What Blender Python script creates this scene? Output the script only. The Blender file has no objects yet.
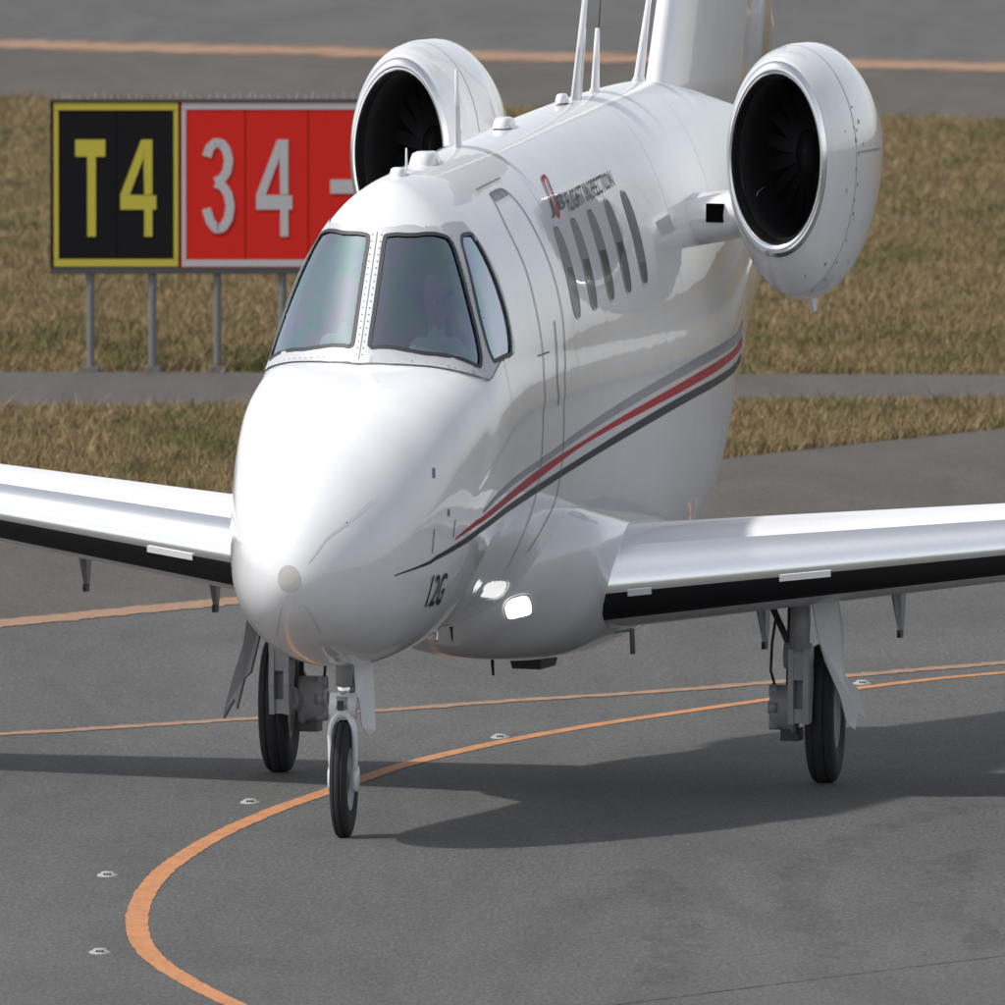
import bpy, math, random
import numpy as np
from mathutils import Vector, Matrix
from mathutils.geometry import delaunay_2d_cdt

random.seed(7); RNG = np.random.default_rng(7)
scene = bpy.context.scene
COL = scene.collection

# ---------------------------------------------------------------- camera
cam_data = bpy.data.cameras.new('camera'); cam = bpy.data.objects.new('camera', cam_data)
COL.objects.link(cam); scene.camera = cam
cam.location = (0, 0, 11.1)
cam.rotation_euler = (math.radians(90) - math.atan(1201.5 / 19950.0), 0, 0)
cam_data.sensor_width = 36.0; cam_data.lens = 36.0 * 19950.0 / 1005.0
cam_data.dof.use_dof = True; cam_data.dof.focus_distance = 145.0; cam_data.dof.aperture_fstop = 8.5
cam_data.clip_start = 1.0; cam_data.clip_end = 6000.0

# ---------------------------------------------------------------- sky, sun, exposure
SUN_AZ = Vector((-0.93, -0.36, 0)).normalized(); SUN_EL = math.radians(55)
world = bpy.data.worlds.new('World'); scene.world = world; world.use_nodes = True
nt = world.node_tree; nt.nodes.clear()
sky = nt.nodes.new('ShaderNodeTexSky'); sky.sky_type = 'NISHITA'; sky.sun_disc = False
sky.sun_elevation = SUN_EL; sky.sun_rotation = math.atan2(SUN_AZ.x, SUN_AZ.y)
sky.air_density = 1.0; sky.dust_density = 1.0; sky.ozone_density = 1.0
bg = nt.nodes.new('ShaderNodeBackground'); bg.inputs['Strength'].default_value = 0.125
wo = nt.nodes.new('ShaderNodeOutputWorld')
hs = nt.nodes.new('ShaderNodeHueSaturation'); hs.inputs['Saturation'].default_value = .30     # thin high haze
nt.links.new(sky.outputs[0], hs.inputs['Color']); nt.links.new(hs.outputs[0], bg.inputs[0]); nt.links.new(bg.outputs[0], wo.inputs[0])
sun_data = bpy.data.lights.new('sun', 'SUN'); sun_data.energy = 2.7; sun_data.angle = math.radians(1.8)
sun_data.color = (1.0, 0.97, 0.925)
sun = bpy.data.objects.new('sun', sun_data); COL.objects.link(sun)
to_sun = SUN_AZ * math.cos(SUN_EL) + Vector((0, 0, math.sin(SUN_EL)))
sun.rotation_euler = (-to_sun).to_track_quat('-Z', 'Y').to_euler()
sun.location = (-20, 60, 60)
scene.view_settings.view_transform = 'Standard'; scene.view_settings.look = 'None'
scene.view_settings.exposure = 0.39; scene.view_settings.gamma = 1.0
scene.view_settings.use_curve_mapping = False

# ---------------------------------------------------------------- materials
def new_mat(name):
    m = bpy.data.materials.new(name); m.use_nodes = True
    n = m.node_tree.nodes; b = n['Principled BSDF']
    return m, m.node_tree, b

def mat(name, color, rough=.5, metal=0., coat=0., vary=0., scale=30., bump=0., bscale=80., spec=.5):
    """plain procedural material: noise varies the tone a little, optional fine relief"""
    m, t, b = new_mat(name)
    b.inputs['Roughness'].default_value = rough; b.inputs['Metallic'].default_value = metal
    b.inputs['Coat Weight'].default_value = coat; b.inputs['Coat Roughness'].default_value = .04
    b.inputs['Specular IOR Level'].default_value = spec
    g = t.nodes.new('ShaderNodeNewGeometry')
    nz = t.nodes.new('ShaderNodeTexNoise'); nz.inputs['Scale'].default_value = scale; nz.inputs['Detail'].default_value = 5
    t.links.new(g.outputs['Position'], nz.inputs['Vector'])
    mx = t.nodes.new('ShaderNodeMix'); mx.data_type = 'RGBA'
    mx.inputs[6].default_value = tuple(c * (1 - vary) for c in color) + (1,)
    mx.inputs[7].default_value = tuple(min(c * (1 + vary), 1) for c in color) + (1,)
    t.links.new(nz.outputs['Fac'], mx.inputs[0]); t.links.new(mx.outputs[2], b.inputs['Base Color'])
    if bump:
        n2 = t.nodes.new('ShaderNodeTexNoise'); n2.inputs['Scale'].default_value = bscale; n2.inputs['Detail'].default_value = 3
        t.links.new(g.outputs['Position'], n2.inputs['Vector'])
        bp = t.nodes.new('ShaderNodeBump'); bp.inputs['Strength'].default_value = bump; bp.inputs['Distance'].default_value = .02
        t.links.new(n2.outputs['Fac'], bp.inputs['Height']); t.links.new(bp.outputs['Normal'], b.inputs['Normal'])
    return m

def ramp(t, src, stops):
    r = t.nodes.new('ShaderNodeValToRGB'); e = r.color_ramp.elements
    while len(e) < len(stops): e.new(.5)
    for i, (p, c) in enumerate(stops): e[i].position = p; e[i].color = tuple(c) + (1,)
    t.links.new(src, r.inputs[0]); return r.outputs[0]

def pos_noise(t, scale, detail=6, stretch=(1, 1, 1), rough=.6):
    g = t.nodes.new('ShaderNodeNewGeometry'); mp = t.nodes.new('ShaderNodeMapping')
    mp.inputs['Scale'].default_value = stretch
    t.links.new(g.outputs['Position'], mp.inputs['Vector'])
    n = t.nodes.new('ShaderNodeTexNoise'); n.inputs['Scale'].default_value = scale
    n.inputs['Detail'].default_value = detail; n.inputs['Roughness'].default_value = rough
    t.links.new(mp.outputs[0], n.inputs['Vector']); return n.outputs['Fac']

def mixc(t, fac, a, b, mode='MIX'):
    m = t.nodes.new('ShaderNodeMix'); m.data_type = 'RGBA'; m.blend_type = mode
    for i, v in ((0, fac), (6, a), (7, b)):
        if hasattr(v, 'links') or hasattr(v, 'is_linked'): t.links.new(v, m.inputs[i])
        else: m.inputs[i].default_value = v if i == 0 else tuple(v) + (1,)
    return m.outputs[2]

def asphalt(name, dark, light, warm, streak=(1, .12, 1)):
    m, t, b = new_mat(name); b.inputs['Roughness'].default_value = .9
    big = pos_noise(t, .35, 5, streak); mid = pos_noise(t, 2.2, 6, (1, .35, 1)); fine = pos_noise(t, 34, 3, (1, .30, 1), .7)
    c = ramp(t, big, [(.3, dark), (.7, light)])
    c = mixc(t, .30, c, ramp(t, mid, [(.35, dark), (.65, light)]))
    c = mixc(t, .50, c, ramp(t, fine, [(.30, tuple(x * .25 for x in dark)), (.52, tuple((x + y) / 2 for x, y in zip(dark, light))), (.72, tuple(x * 1.8 for x in light))]))
    swirl = pos_noise(t, .55, 7, (1, .16, 1), .7); swirl.node.inputs['Distortion'].default_value = 1.6
    c = mixc(t, ramp(t, swirl, [(.38, (.55, .55, .55)), (.58, (0, 0, 0))]), c, (.62, .62, .62), 'MULTIPLY')
    patch = pos_noise(t, .16, 3, (1, .4, 1))
    c = mixc(t, ramp(t, patch, [(.45, (0, 0, 0)), (.75, (.6, .6, .6))]), c, warm, 'MULTIPLY')
    t.links.new(c, b.inputs['Base Color'])
    bp = t.nodes.new('ShaderNodeBump'); bp.inputs['Strength'].default_value = .35; bp.inputs['Distance'].default_value = .02
    t.links.new(fine, bp.inputs['Height']); t.links.new(bp.outputs[0], b.inputs['Normal'])
    return m

def paint_line(name, col, worn, lo=.42, hi=.60):
    m, t, b = new_mat(name); b.inputs['Roughness'].default_value = .8
    w = pos_noise(t, 9, 6, (1, .3, 1)); f = pos_noise(t, 40, 3)
    c = ramp(t, w, [(lo, col), (hi, tuple(x * .8 for x in col)), (.78, worn)])
    c = mixc(t, .25, c, ramp(t, f, [(.3, tuple(x * .55 for x in col)), (.7, tuple(min(1, x * 1.2) for x in col))]))
    t.links.new(c, b.inputs['Base Color']); return m

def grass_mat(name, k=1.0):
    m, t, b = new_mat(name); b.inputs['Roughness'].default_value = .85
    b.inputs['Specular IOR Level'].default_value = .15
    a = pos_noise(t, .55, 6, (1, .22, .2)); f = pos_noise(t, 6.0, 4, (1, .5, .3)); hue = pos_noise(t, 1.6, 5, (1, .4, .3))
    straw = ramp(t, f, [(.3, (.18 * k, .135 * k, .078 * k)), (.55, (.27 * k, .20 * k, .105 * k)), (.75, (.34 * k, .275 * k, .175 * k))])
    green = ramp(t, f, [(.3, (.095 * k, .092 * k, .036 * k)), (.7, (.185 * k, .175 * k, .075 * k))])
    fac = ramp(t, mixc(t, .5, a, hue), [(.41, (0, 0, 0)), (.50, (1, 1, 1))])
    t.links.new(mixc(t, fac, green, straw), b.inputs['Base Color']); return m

def white_paint():
    m, t, b = new_mat('aircraft_white_paint')
    b.inputs['Base Color'].default_value = (.75, .75, .77, 1); b.inputs['Roughness'].default_value = .32
    b.inputs['Coat Weight'].default_value = 1.0; b.inputs['Coat Roughness'].default_value = .025
    grime = pos_noise(t, 3.5, 6, (1, 1, .6)); c = ramp(t, grime, [(.25, (.70, .70, .715)), (.6, (.75, .75, .77))])
    t.links.new(c, b.inputs['Base Color'])
    wob = pos_noise(t, 2.4, 2); bp = t.nodes.new('ShaderNodeBump'); bp.inputs['Strength'].default_value = .07; bp.inputs['Distance'].default_value = .03
    t.links.new(wob, bp.inputs['Height']); t.links.new(bp.outputs[0], b.inputs['Normal']); t.links.new(bp.outputs[0], b.inputs['Coat Normal'])
    return m

def window_glass(name, tint, gloss, lo, hi):
    """coated aircraft glazing: part see-through, part mirror, with a faint interference tint"""
    m, t, b = new_mat(name); t.nodes.remove(b); out = [n for n in t.nodes if n.type == 'OUTPUT_MATERIAL'][0]
    tr = t.nodes.new('ShaderNodeBsdfTransparent'); tr.inputs[0].default_value = tuple(tint) + (1,)
    gl = t.nodes.new('ShaderNodeBsdfGlossy'); gl.inputs['Roughness'].default_value = .015
    film = pos_noise(t, 1.7, 3, (1, 1, .7))
    t.links.new(ramp(t, film, gloss), gl.inputs[0])
    lw = t.nodes.new('ShaderNodeLayerWeight'); lw.inputs[0].default_value = .35
    mr = t.nodes.new('ShaderNodeMapRange'); mr.inputs[3].default_value = lo; mr.inputs[4].default_value = hi
    t.links.new(lw.outputs['Facing'], mr.inputs[0])
    mx = t.nodes.new('ShaderNodeMixShader'); t.links.new(mr.outputs[0], mx.inputs[0])
    t.links.new(tr.outputs[0], mx.inputs[1]); t.links.new(gl.outputs[0], mx.inputs[2]); t.links.new(mx.outputs[0], out.inputs[0])
    return m

def cabin_glass():
    m, t, b = new_mat('cabin_window_glass'); out = [n for n in t.nodes if n.type == 'OUTPUT_MATERIAL'][0]
    b.inputs['Base Color'].default_value = (.03, .03, .034, 1); b.inputs['Roughness'].default_value = .3
    gl = t.nodes.new('ShaderNodeBsdfGlossy'); gl.inputs['Roughness'].default_value = .07
    t.links.new(ramp(t, pos_noise(t, 2.0, 3), [(.3, (.50, .51, .53)), (.7, (.62, .62, .62))]), gl.inputs[0])
    mx = t.nodes.new('ShaderNodeMixShader'); mx.inputs[0].default_value = .20
    t.links.new(b.outputs[0], mx.inputs[1]); t.links.new(gl.outputs[0], mx.inputs[2]); t.links.new(mx.outputs[0], out.inputs[0])
    return m

def tyre_mark():
    m, t, b = new_mat('tyre_scuff'); out = [n for n in t.nodes if n.type == 'OUTPUT_MATERIAL'][0]
    b.inputs['Base Color'].default_value = (.03, .03, .031, 1); b.inputs['Roughness'].default_value = .9
    tr = t.nodes.new('ShaderNodeBsdfTransparent'); mx = t.nodes.new('ShaderNodeMixShader')
    t.links.new(ramp(t, pos_noise(t, 5, 5, (1, .3, 1)), [(.35, (0, 0, 0)), (.8, (.22, .22, .22))]), mx.inputs[0])
    t.links.new(tr.outputs[0], mx.inputs[1]); t.links.new(b.outputs[0], mx.inputs[2]); t.links.new(mx.outputs[0], out.inputs[0]); return m

def emit(name, col, e):
    m, t, b = new_mat(name); b.inputs['Base Color'].default_value = tuple(col) + (1,)
    b.inputs['Emission Color'].default_value = tuple(col) + (1,); b.inputs['Emission Strength'].default_value = e; return m

M = dict(
    white=white_paint(),
    frame=mat('windscreen_frame_metal', (.50, .51, .53), .45, .15, vary=.05),
    seal=mat('dark_window_seal', (.035, .037, .042), .55),
    seam=mat('panel_gap', (.20, .20, .21), .6),
    faint=mat('faint_panel_gap', (.62, .62, .63), .5),
    red=mat('stripe_red', (.40, .018, .028), .5, coat=.0, spec=.25, vary=.06),
    grey=mat('stripe_grey', (.30, .30, .32), .5, coat=.0, spec=.25, vary=.06),
    dark=mat('stripe_charcoal', (.035, .035, .042), .5, coat=.0, spec=.25, vary=.1),
    black=mat('lettering_black', (.02, .02, .025), .4),
    dot=mat('radome_cap_grey', (.50, .49, .46), .5, vary=.08),
    metal=mat('polished_metal', (.90, .905, .91), .20, 1.0, vary=.03),
    le_reflection=mat('painted_reflection_black', (.012, .012, .014), .45, vary=.2),
    under=mat('wing_paint', (.74, .74, .76), .35, coat=.4, vary=.05),
    gear=mat('gear_grey_paint', (.33, .33, .345), .45, .1, vary=.12, scale=18),
    steel=mat('oleo_steel', (.75, .76, .78), .18, 1.0),
    rubber=mat('tyre_rubber', (.016, .016, .018), .75, vary=.3, scale=22, bump=.2),
    darkmetal=mat('dark_metal', (.06, .06, .065), .5, .5, vary=.2),
    void=mat('unlit_opening', (.003, .003, .003), 1.0, spec=0.), duct=mat('inlet_duct_dark', (.018, .018, .020), .6, .0, vary=.2),
    blade=mat('fan_blade_metal', (.022, .022, .025), .5, .3, vary=.2),
    skin=mat('skin', (.42, .26, .19), .55, vary=.05), shirt=mat('white_shirt', (.62, .63, .66), .8, vary=.05), headset=mat('headset_black', (.03, .03, .03), .5), hair=mat('dark_hair', (.02, .018, .016), .7),
    cabin=mat('cockpit_grey', (.10, .10, .115), .8, vary=.2),
    shield=window_glass('windscreen_glass', (.46, .53, .54), [(.30, (.66, .80, .84)), (.42, (.74, .72, .86)), (.52, (.58, .80, .78)), (.64, (.60, .66, .88)), (.75, (.74, .82, .86))], .28, .85),
    pane=cabin_glass(),
    pane_reflection=mat('painted_window_reflection', (.15, .15, .16), .4, coat=.0, vary=.05), rail=mat('sign_rail_dark', (.055, .055, .055), .7, vary=.2), mark=tyre_mark(),
    lamp=emit('lit_landing_lamp', (1.0, 1.0, .97), 1.0),
    asphalt=asphalt('taxiway_asphalt', (.057, .0562, .055), (.098, .0965, .0945), (.86, .85, .84)),
    shoulder=asphalt('shoulder_asphalt', (.058, .049, .042), (.092, .078, .067), (.84, .82, .80)),
    path=asphalt('path_asphalt', (.060, .053, .049), (.092, .082, .076), (.85, .83, .80)),
    runway=asphalt('runway_asphalt', (.068, .065, .062), (.094, .090, .086), (.92, .91, .90)),
    orange=paint_line('orange_marking_paint', (.47, .20, .075), (.20, .13, .09), .40, .58),
    faded=paint_line('faded_orange_paint', (.32, .185, .11), (.17, .13, .10), .32, .50),
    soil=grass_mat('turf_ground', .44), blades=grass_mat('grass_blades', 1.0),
    signblack=mat('sign_black', (.010, .010, .012), .8, vary=.2, spec=.1), signred=mat('sign_red', (.56, .022, .016), .8, vary=.06, spec=.1),
    yellow=mat('sign_yellow', (.46, .39, .035), .6, vary=.08), silver=mat('sign_silver_legend', (.42, .41, .42), .6, vary=.05),
    post=mat('galvanised_post', (.17, .17, .165), .6, .3, vary=.2),
    fixture=mat('light_fixture_white', (.30, .30, .29), .5, vary=.15), tarmac_line=mat('joint_tar', (.045, .045, .047), .8, vary=.2),
)

# ---------------------------------------------------------------- mesh helpers
def tagged(o, label=None, cat=None, group=None, kind=None):
    if label: o['label'] = label
    if cat: o['category'] = cat
    if group: o['group'] = group
    if kind: o['kind'] = kind
    return o

def link(name, me, material, parent=None, smooth=True):
    if smooth: me.polygons.foreach_set('use_smooth', [True] * len(me.polygons))
    if material: me.materials.append(material)
    o = bpy.data.objects.new(name, me); COL.objects.link(o); o.parent = parent
    return o

LEAN = 0.02      # the airframe leans a little to its left on its struts
def mk(name, verts, faces, material, parent=None, smooth=True, lean=False):
    v = np.array(verts, float)
    if lean: v[:, 2] -= LEAN * v[:, 0]
    me = bpy.data.meshes.new(name); me.from_pydata(v.tolist(), [], [list(f) for f in faces]); me.validate(); me.update()
    return link(name, me, material, parent, smooth)

def empty(name, loc=(0, 0, 0), rz=0.):
    o = bpy.data.objects.new(name, None); COL.objects.link(o); o.location = loc; o.rotation_euler = (0, 0, rz); return o

class Geo:
    def __init__(self): self.v = []; self.f = []
    def add(self, v, f):
        n = len(self.v); self.v += [tuple(map(float, p)) for p in v]; self.f += [[i + n for i in q] for q in f]; return self
    def box(self, c, h, rot=None, taper=1.0):
        pts = []
        for z in (-1, 1):
            k = taper if z < 0 else 1
            for x, y in ((-1, -1), (1, -1), (1, 1), (-1, 1)):
                p = Vector((x * h[0] * k, y * h[1] * k, z * h[2]))
                if rot: p = rot @ p
                pts.append(Vector(c) + p)
        return self.add(pts, [(3, 2, 1, 0), (4, 5, 6, 7), (0, 1, 5, 4), (1, 2, 6, 5), (2, 3, 7, 6), (3, 0, 4, 7)])
    def tube(self, pts, rads, n=16, kz=1.0, cap=True):
        """round bar through pts; kz squashes or stretches the section along z"""
        pts = [Vector(p) for p in pts]; rings = []
        if not hasattr(rads, '__len__'): rads = [rads] * len(pts)
        for i, p in enumerate(pts):
            d = (pts[min(i + 1, len(pts) - 1)] - pts[max(i - 1, 0)]).normalized()
            u = d.cross(Vector((0, 1, 0)) if abs(d.y) < .9 else Vector((1, 0, 0))).normalized(); w = d.cross(u)
            ring = []
            for k in range(n):
                q = (u * math.cos(2 * math.pi * k / n) + w * math.sin(2 * math.pi * k / n)) * rads[i]; q.z *= kz
                ring.append(p + q)
            rings.append(ring)
        v = [q for r in rings for q in r]; f = []
        for i in range(len(rings) - 1):
            for k in range(n): f.append((i * n + k, i * n + (k + 1) % n, (i + 1) * n + (k + 1) % n, (i + 1) * n + k))
        if cap: f += [tuple(range(n))[::-1], tuple(range((len(rings) - 1) * n, len(rings) * n))]
        return self.add(v, f)
    def wheel(self, c, prof, n=48, kz=1.0, close=False):
        """revolve (x, r) about the axle through c, axle along x"""
        v = []; f = []; m = len(prof)
        for k in range(n):
            a = 2 * math.pi * k / n
            for x, r in prof: v.append((c[0] + x, c[1] + r * math.cos(a), c[2] + kz * r * math.sin(a)))
        for k in range(n):
            k2 = (k + 1) % n
            for j in range(m - 1): f.append((k * m + j, k * m + j + 1, k2 * m + j + 1, k2 * m + j))
        return self.add(v, f)
    def plate(self, outline, off):
        """closed outline of 3D points thickened by the vector off"""
        n = len(outline); o = Vector(off)
        v = [Vector(p) - o / 2 for p in outline] + [Vector(p) + o / 2 for p in outline]
        return self.add(v, [tuple(range(n))[::-1], tuple(range(n, 2 * n))] + [(i, (i + 1) % n, n + (i + 1) % n, n + i) for i in range(n)])
    def build(self, name, material, parent=None, smooth=False, lean=False):
        return mk(name, self.v, self.f, material, parent, smooth, lean)

# ---- outlines on the fuselage: (metres aft of the nose, angle from the crown)
PANE = [(2.1021, 0.0622), (2.0866, 0.0772), (2.0904, 0.1255), (2.1917, 0.4672), (2.45, 0.8524), (2.5203, 0.8685), (2.5628, 0.7962), (2.629, 0.5997), (2.7085, 0.4473), (2.7723, 0.361), (2.7776, 0.3188), (2.7414, 0.2873), (2.6139, 0.179), (2.5644, 0.0628), (2.5408, 0.0402), (2.4215, 0.0449), (2.2311, 0.0545)]
SIDE = [(2.9638, 0.3668), (3.0239, 0.3623), (3.1958, 0.3814), (3.2423, 0.408), (3.2616, 0.5266), (3.2613, 0.7048), (3.2348, 0.895), (3.1576, 1.0326), (3.0626, 1.0434), (2.7523, 0.9754), (2.6915, 0.933), (2.6675, 0.8277), (2.6982, 0.6595), (2.7823, 0.5086), (2.8865, 0.3959)]
FRAME = [(2.5923, -0.0063), (2.6048, 0.077), (2.6786, 0.2042), (2.7881, 0.2663), (3.199, 0.3219), (3.2439, 0.3698), (3.3217, 0.4695), (3.3518, 0.6097), (3.3249, 0.7872), (3.2822, 0.9811), (3.1943, 1.0644), (2.8542, 1.0153), (2.5483, 1.0211), (2.4198, 0.9244), (2.3104, 0.817), (2.1883, 0.6644), (2.0924, 0.4827), (2.0369, 0.296), (1.9935, 0.001)]
RED = [[(1.5902, 1.72), (1.7836, 1.7582), (2.2727, 1.9101), (3.2221, 2.1128), (4.03, 2.0853), (5.1987, 2.0173), (6.5025, 1.9127), (8.3967, 1.7726), (9.9736, 1.7219), (10.9289, 1.8949)], [(1.6151, 1.7377), (1.8318, 1.8056), (2.3553, 1.9889), (3.474, 2.1757), (4.1357, 2.15), (5.211, 2.0489), (6.5127, 1.9624), (8.3992, 1.8471), (10.1838, 1.8246), (10.8761, 1.9506)]]
GREY = [[(2.1546, 1.8426), (2.8771, 1.9728), (3.9991, 2.0225), (4.9083, 1.9457), (6.4861, 1.7923), (8.387, 1.636), (9.8828, 1.566), (10.9146, 1.7588)], [(2.2138, 1.8801), (2.9777, 2.04), (4.089, 2.0706), (4.925, 1.9978), (6.4953, 1.8687), (8.3958, 1.7218), (10.137, 1.6956), (10.9238, 1.8587)]]
DARK = [[(0.6935, 1.6602), (1.0228, 1.673), (1.3108, 1.7199), (1.5962, 1.7598), (1.8833, 1.8507), (2.7079, 2.1121), (3.776, 2.2065), (4.42, 2.1781), (5.6333, 2.1015), (6.786, 2.0053), (8.4011, 1.885), (10.2976, 1.8969), (10.7063, 1.9741)], [(0.7042, 1.6731), (1.025, 1.6998), (1.3518, 1.7722), (1.7296, 1.8581), (2.3428, 2.0592), (3.8924, 2.2591), (4.6459, 2.2157), (5.788, 2.1441), (6.9308, 2.0571), (8.4062, 1.9553), (10.2397, 1.9605), (10.6112, 2.0175)]]
DOORA = [(4.197, 0.2798), (4.101, 0.4345), (4.14, 0.6285), (4.1264, 0.8492), (4.1064, 1.1803), (4.0313, 1.4056), (4.0385, 1.852), (4.0505, 2.2135), (3.9492, 2.4507), (3.8247, 2.6359)]
DOORB = [(4.197, 0.2798), (4.5401, 0.2856), (4.6784, 0.3657), (4.7509, 0.5074), (4.8198, 0.69), (4.84, 0.959), (4.7624, 1.285), (4.6762, 1.467), (4.7273, 1.92), (4.7433, 2.3209), (4.5667, 2.4725), (4.3304, 2.5993)]
HANDLE = [(4.5775, 0.9806), (4.5194, 1.2403), (4.4388, 1.4453), (4.5092, 1.6438)]
WIN = [[(5.3034, 0.4993), (5.2979, 1.0119)], [(5.8507, 0.4849), (5.8491, 0.986)], [(6.4044, 0.4688), (6.4156, 0.9554)], [(6.9747, 0.4517), (6.97, 0.9344)], [(7.5365, 0.4359), (7.5136, 0.9017)]]
FLIGHT = [(5.9081, 0.3821), (7.4299, 0.3497), (7.3853, 0.4121), (5.8394, 0.4628)]
JB = [(5.4105, 0.3931), (5.8816, 0.3786), (5.7514, 0.4633), (5.2984, 0.4667)]
LOOP = [(5.6287, 0.3044), (5.7025, 0.2995), (5.7165, 0.3087), (5.6597, 0.348), (5.6052, 0.3993), (5.5256, 0.458), (5.4737, 0.46), (5.4928, 0.415), (5.5134, 0.3704), (5.5686, 0.3227), (5.6287, 0.3044)]
REG = [(1.2215, 1.8522), (1.5372, 1.9751), (1.6308, 2.2885), (1.2807, 2.1792)]
NOSEDOT = [(0.0234, 0.0857), (0.0456, 3.1065), (0.02, -1.9161), (0.02, 1.59)]
MARKS = [[(1.2514, 1.4283), (1.2211, 1.6412)], [(1.5988, 1.5551), (1.5684, 1.6867)], [(1.3286, 0.9584), (1.3025, 1.0198)], [(1.4867, 1.3899), (1.4858, 1.4509)], [(4.3034, 1.1845), (3.9558, 1.1837)], [(6.4514, 1.7933), (6.4618, 1.8763)], [(3.99, 0.2414), (4.6922, 0.2401)], [(0.3351, 0.7273), (0.334, 0.7571)]]
HOOD = [[(1.8846, -0.4503), (1.0802, -0.3337), (1.14, -0.5491)], [(0.0481, 0.8115), (0.1618, 0.7057), (0.3214, 0.7389), (0.6111, 0.7433)], [(1.9615, 0.1274), (1.7034, 0.2355)], [(0.0752, 2.6639), (0.2952, 2.7812)], [(0.0697, -2.8204), (0.4112, -2.7359)]]
TOPPANEL = [(4.1804, 0.282), (4.5612, 0.2822), (4.5962, 0.3148), (4.2193, 0.3188)]
LAMP = [(4.6266, 2.1004), (4.6117, 1.948), (4.6726, 1.904), (4.748, 1.8988), (4.8368, 2.0451), (4.8955, 2.1741), (4.8108, 2.226), (4.7188, 2.2768)]

# ---- fuselage form: sections in polar form about a rising axis -------------
def curve(xs, ys):
    """monotone cubic through (xs, ys), measured along sqrt(x) so noses round off"""
    x = np.sqrt(np.asarray(xs, float)); y = np.asarray(ys, float)
    d = np.diff(y) / np.diff(x); m = np.zeros_like(y)
    m[1:-1] = np.where(d[:-1] * d[1:] > 0, 2 * d[:-1] * d[1:] / (d[:-1] + d[1:] + 1e-12), 0)
    m[0], m[-1] = d[0], d[-1]
    def f(q):
        q = np.sqrt(np.maximum(np.asarray(q, float), 0))
        i = np.clip(np.searchsorted(x, q) - 1, 0, len(x) - 2)
        h = x[i + 1] - x[i]; t = np.clip((q - x[i]) / h, 0, 1)
        return ((1 + 2 * t) * (1 - t) ** 2 * y[i] + t * (1 - t) ** 2 * h * m[i]
                + t * t * (3 - 2 * t) * y[i + 1] + t * t * (t - 1) * h * m[i + 1])
    return f

S_ = [0, .05, .1, .2, .4, .8, 1.2, 1.6, 2.0, 2.6, 3.2, 4, 6, 8, 9.5, 10.5, 11.5, 12.5, 13.5, 14.5, 15.4, 15.8]
f_w = curve(S_, [0, .165, .235, .335, .47, .635, .745, .825, .88, .91, .90, .88, .86, .85, .82, .75, .62, .47, .34, .24, .15, .08])
f_ta = curve(S_, [1.97, 2.18, 2.28, 2.42, 2.62, 2.89, 3.10, 3.27, 3.40, 3.54, 3.66, 3.75, 3.8, 3.8, 3.8, 3.8, 3.8, 3.8, 3.8, 3.8, 3.8, 3.8])
f_tb = curve(S_, [4.66, 4.66, 4.66, 4.66, 4.66, 4.66, 4.66, 4.66, 4.66, 4.68, 4.74, 4.80, 4.93, 5.05, 5.12, 5.14, 5.10, 5.02, 4.90, 4.72, 4.46, 4.25])
f_b = curve(S_, [1.97, 1.80, 1.72, 1.62, 1.50, 1.35, 1.27, 1.25, 1.26, 1.30, 1.34, 1.38, 1.40, 1.38, 1.40, 1.56, 2.1, 2.7, 3.2, 3.55, 3.8, 3.9])
f_c = curve(S_, [1.97, 1.975, 1.98, 1.99, 2.0, 2.05, 2.16, 2.32, 2.52, 2.8, 2.98, 3.05, 3.1, 3.12, 3.15, 3.24, 3.5, 3.75, 3.95, 4.05, 4.08, 4.08])
f_nt = curve([0, .4, 1.2, 1.8, 2.4, 3.2, 5, 15.8], [2.1, 2.2, 2.9, 3.6, 3.4, 2.6, 2.2, 2.1])
f_nb = curve([0, 2, 6, 9, 11, 15.8], [2.15, 2.15, 2.3, 3.0, 2.6, 2.1])

def _oval(sn, cs, w, up, dn, n):
    h = np.where(cs >= 0, up, dn)
    return 1.0 / ((np.abs(sn) / np.maximum(w, 1e-4)) ** n + (np.abs(cs) / np.maximum(h, 1e-4)) ** n) ** (1.0 / n)

def fuse_r(s, phi):
    s, phi = np.broadcast_arrays(np.asarray(s, float), np.asarray(phi, float))
    sn, cs = np.sin(phi), np.cos(phi)
    w, ta, tb, zb, zc = f_w(s), f_ta(s), f_tb(s), f_b(s), f_c(s)
    n = np.where(cs >= 0, f_nt(s), f_nb(s)); ra = _oval(sn, cs, w, ta - zc, zc - zb, n)
    cab = _oval(sn, cs, np.maximum(w, .8 * ((s > 1.2) & (s < 3))), tb - zc, zc - zb, np.where(cs >= 0, 1.72 + .33 * np.clip((s - 2.6) / 2.6, 0, 1), f_nb(s)))
    # windscreen: a raked, wrapped-around front face
    a = .70 * sn * sn + 1e-6; b = .605 * cs; c = 2.0 + .605 * (zc - 3.40) - s
    disc = np.maximum(b * b - 4 * a * c, 0)
    rw = np.where(c < 0, (-b + np.sqrt(disc)) / (2 * a), 0)
    k = .22; h = np.maximum(k - np.abs(rw - cab), 0) / k
    rb = np.minimum(rw, cab) - h * h * k / 4
    rb = np.where(cs < 0, np.minimum(rb, ra) + .6 * cs, rb)
    k = .06; h = np.maximum(k - np.abs(ra - rb), 0) / k
    return np.maximum(ra, rb) + h * h * k / 4

def fuse_c(s): return f_c(s)

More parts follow.
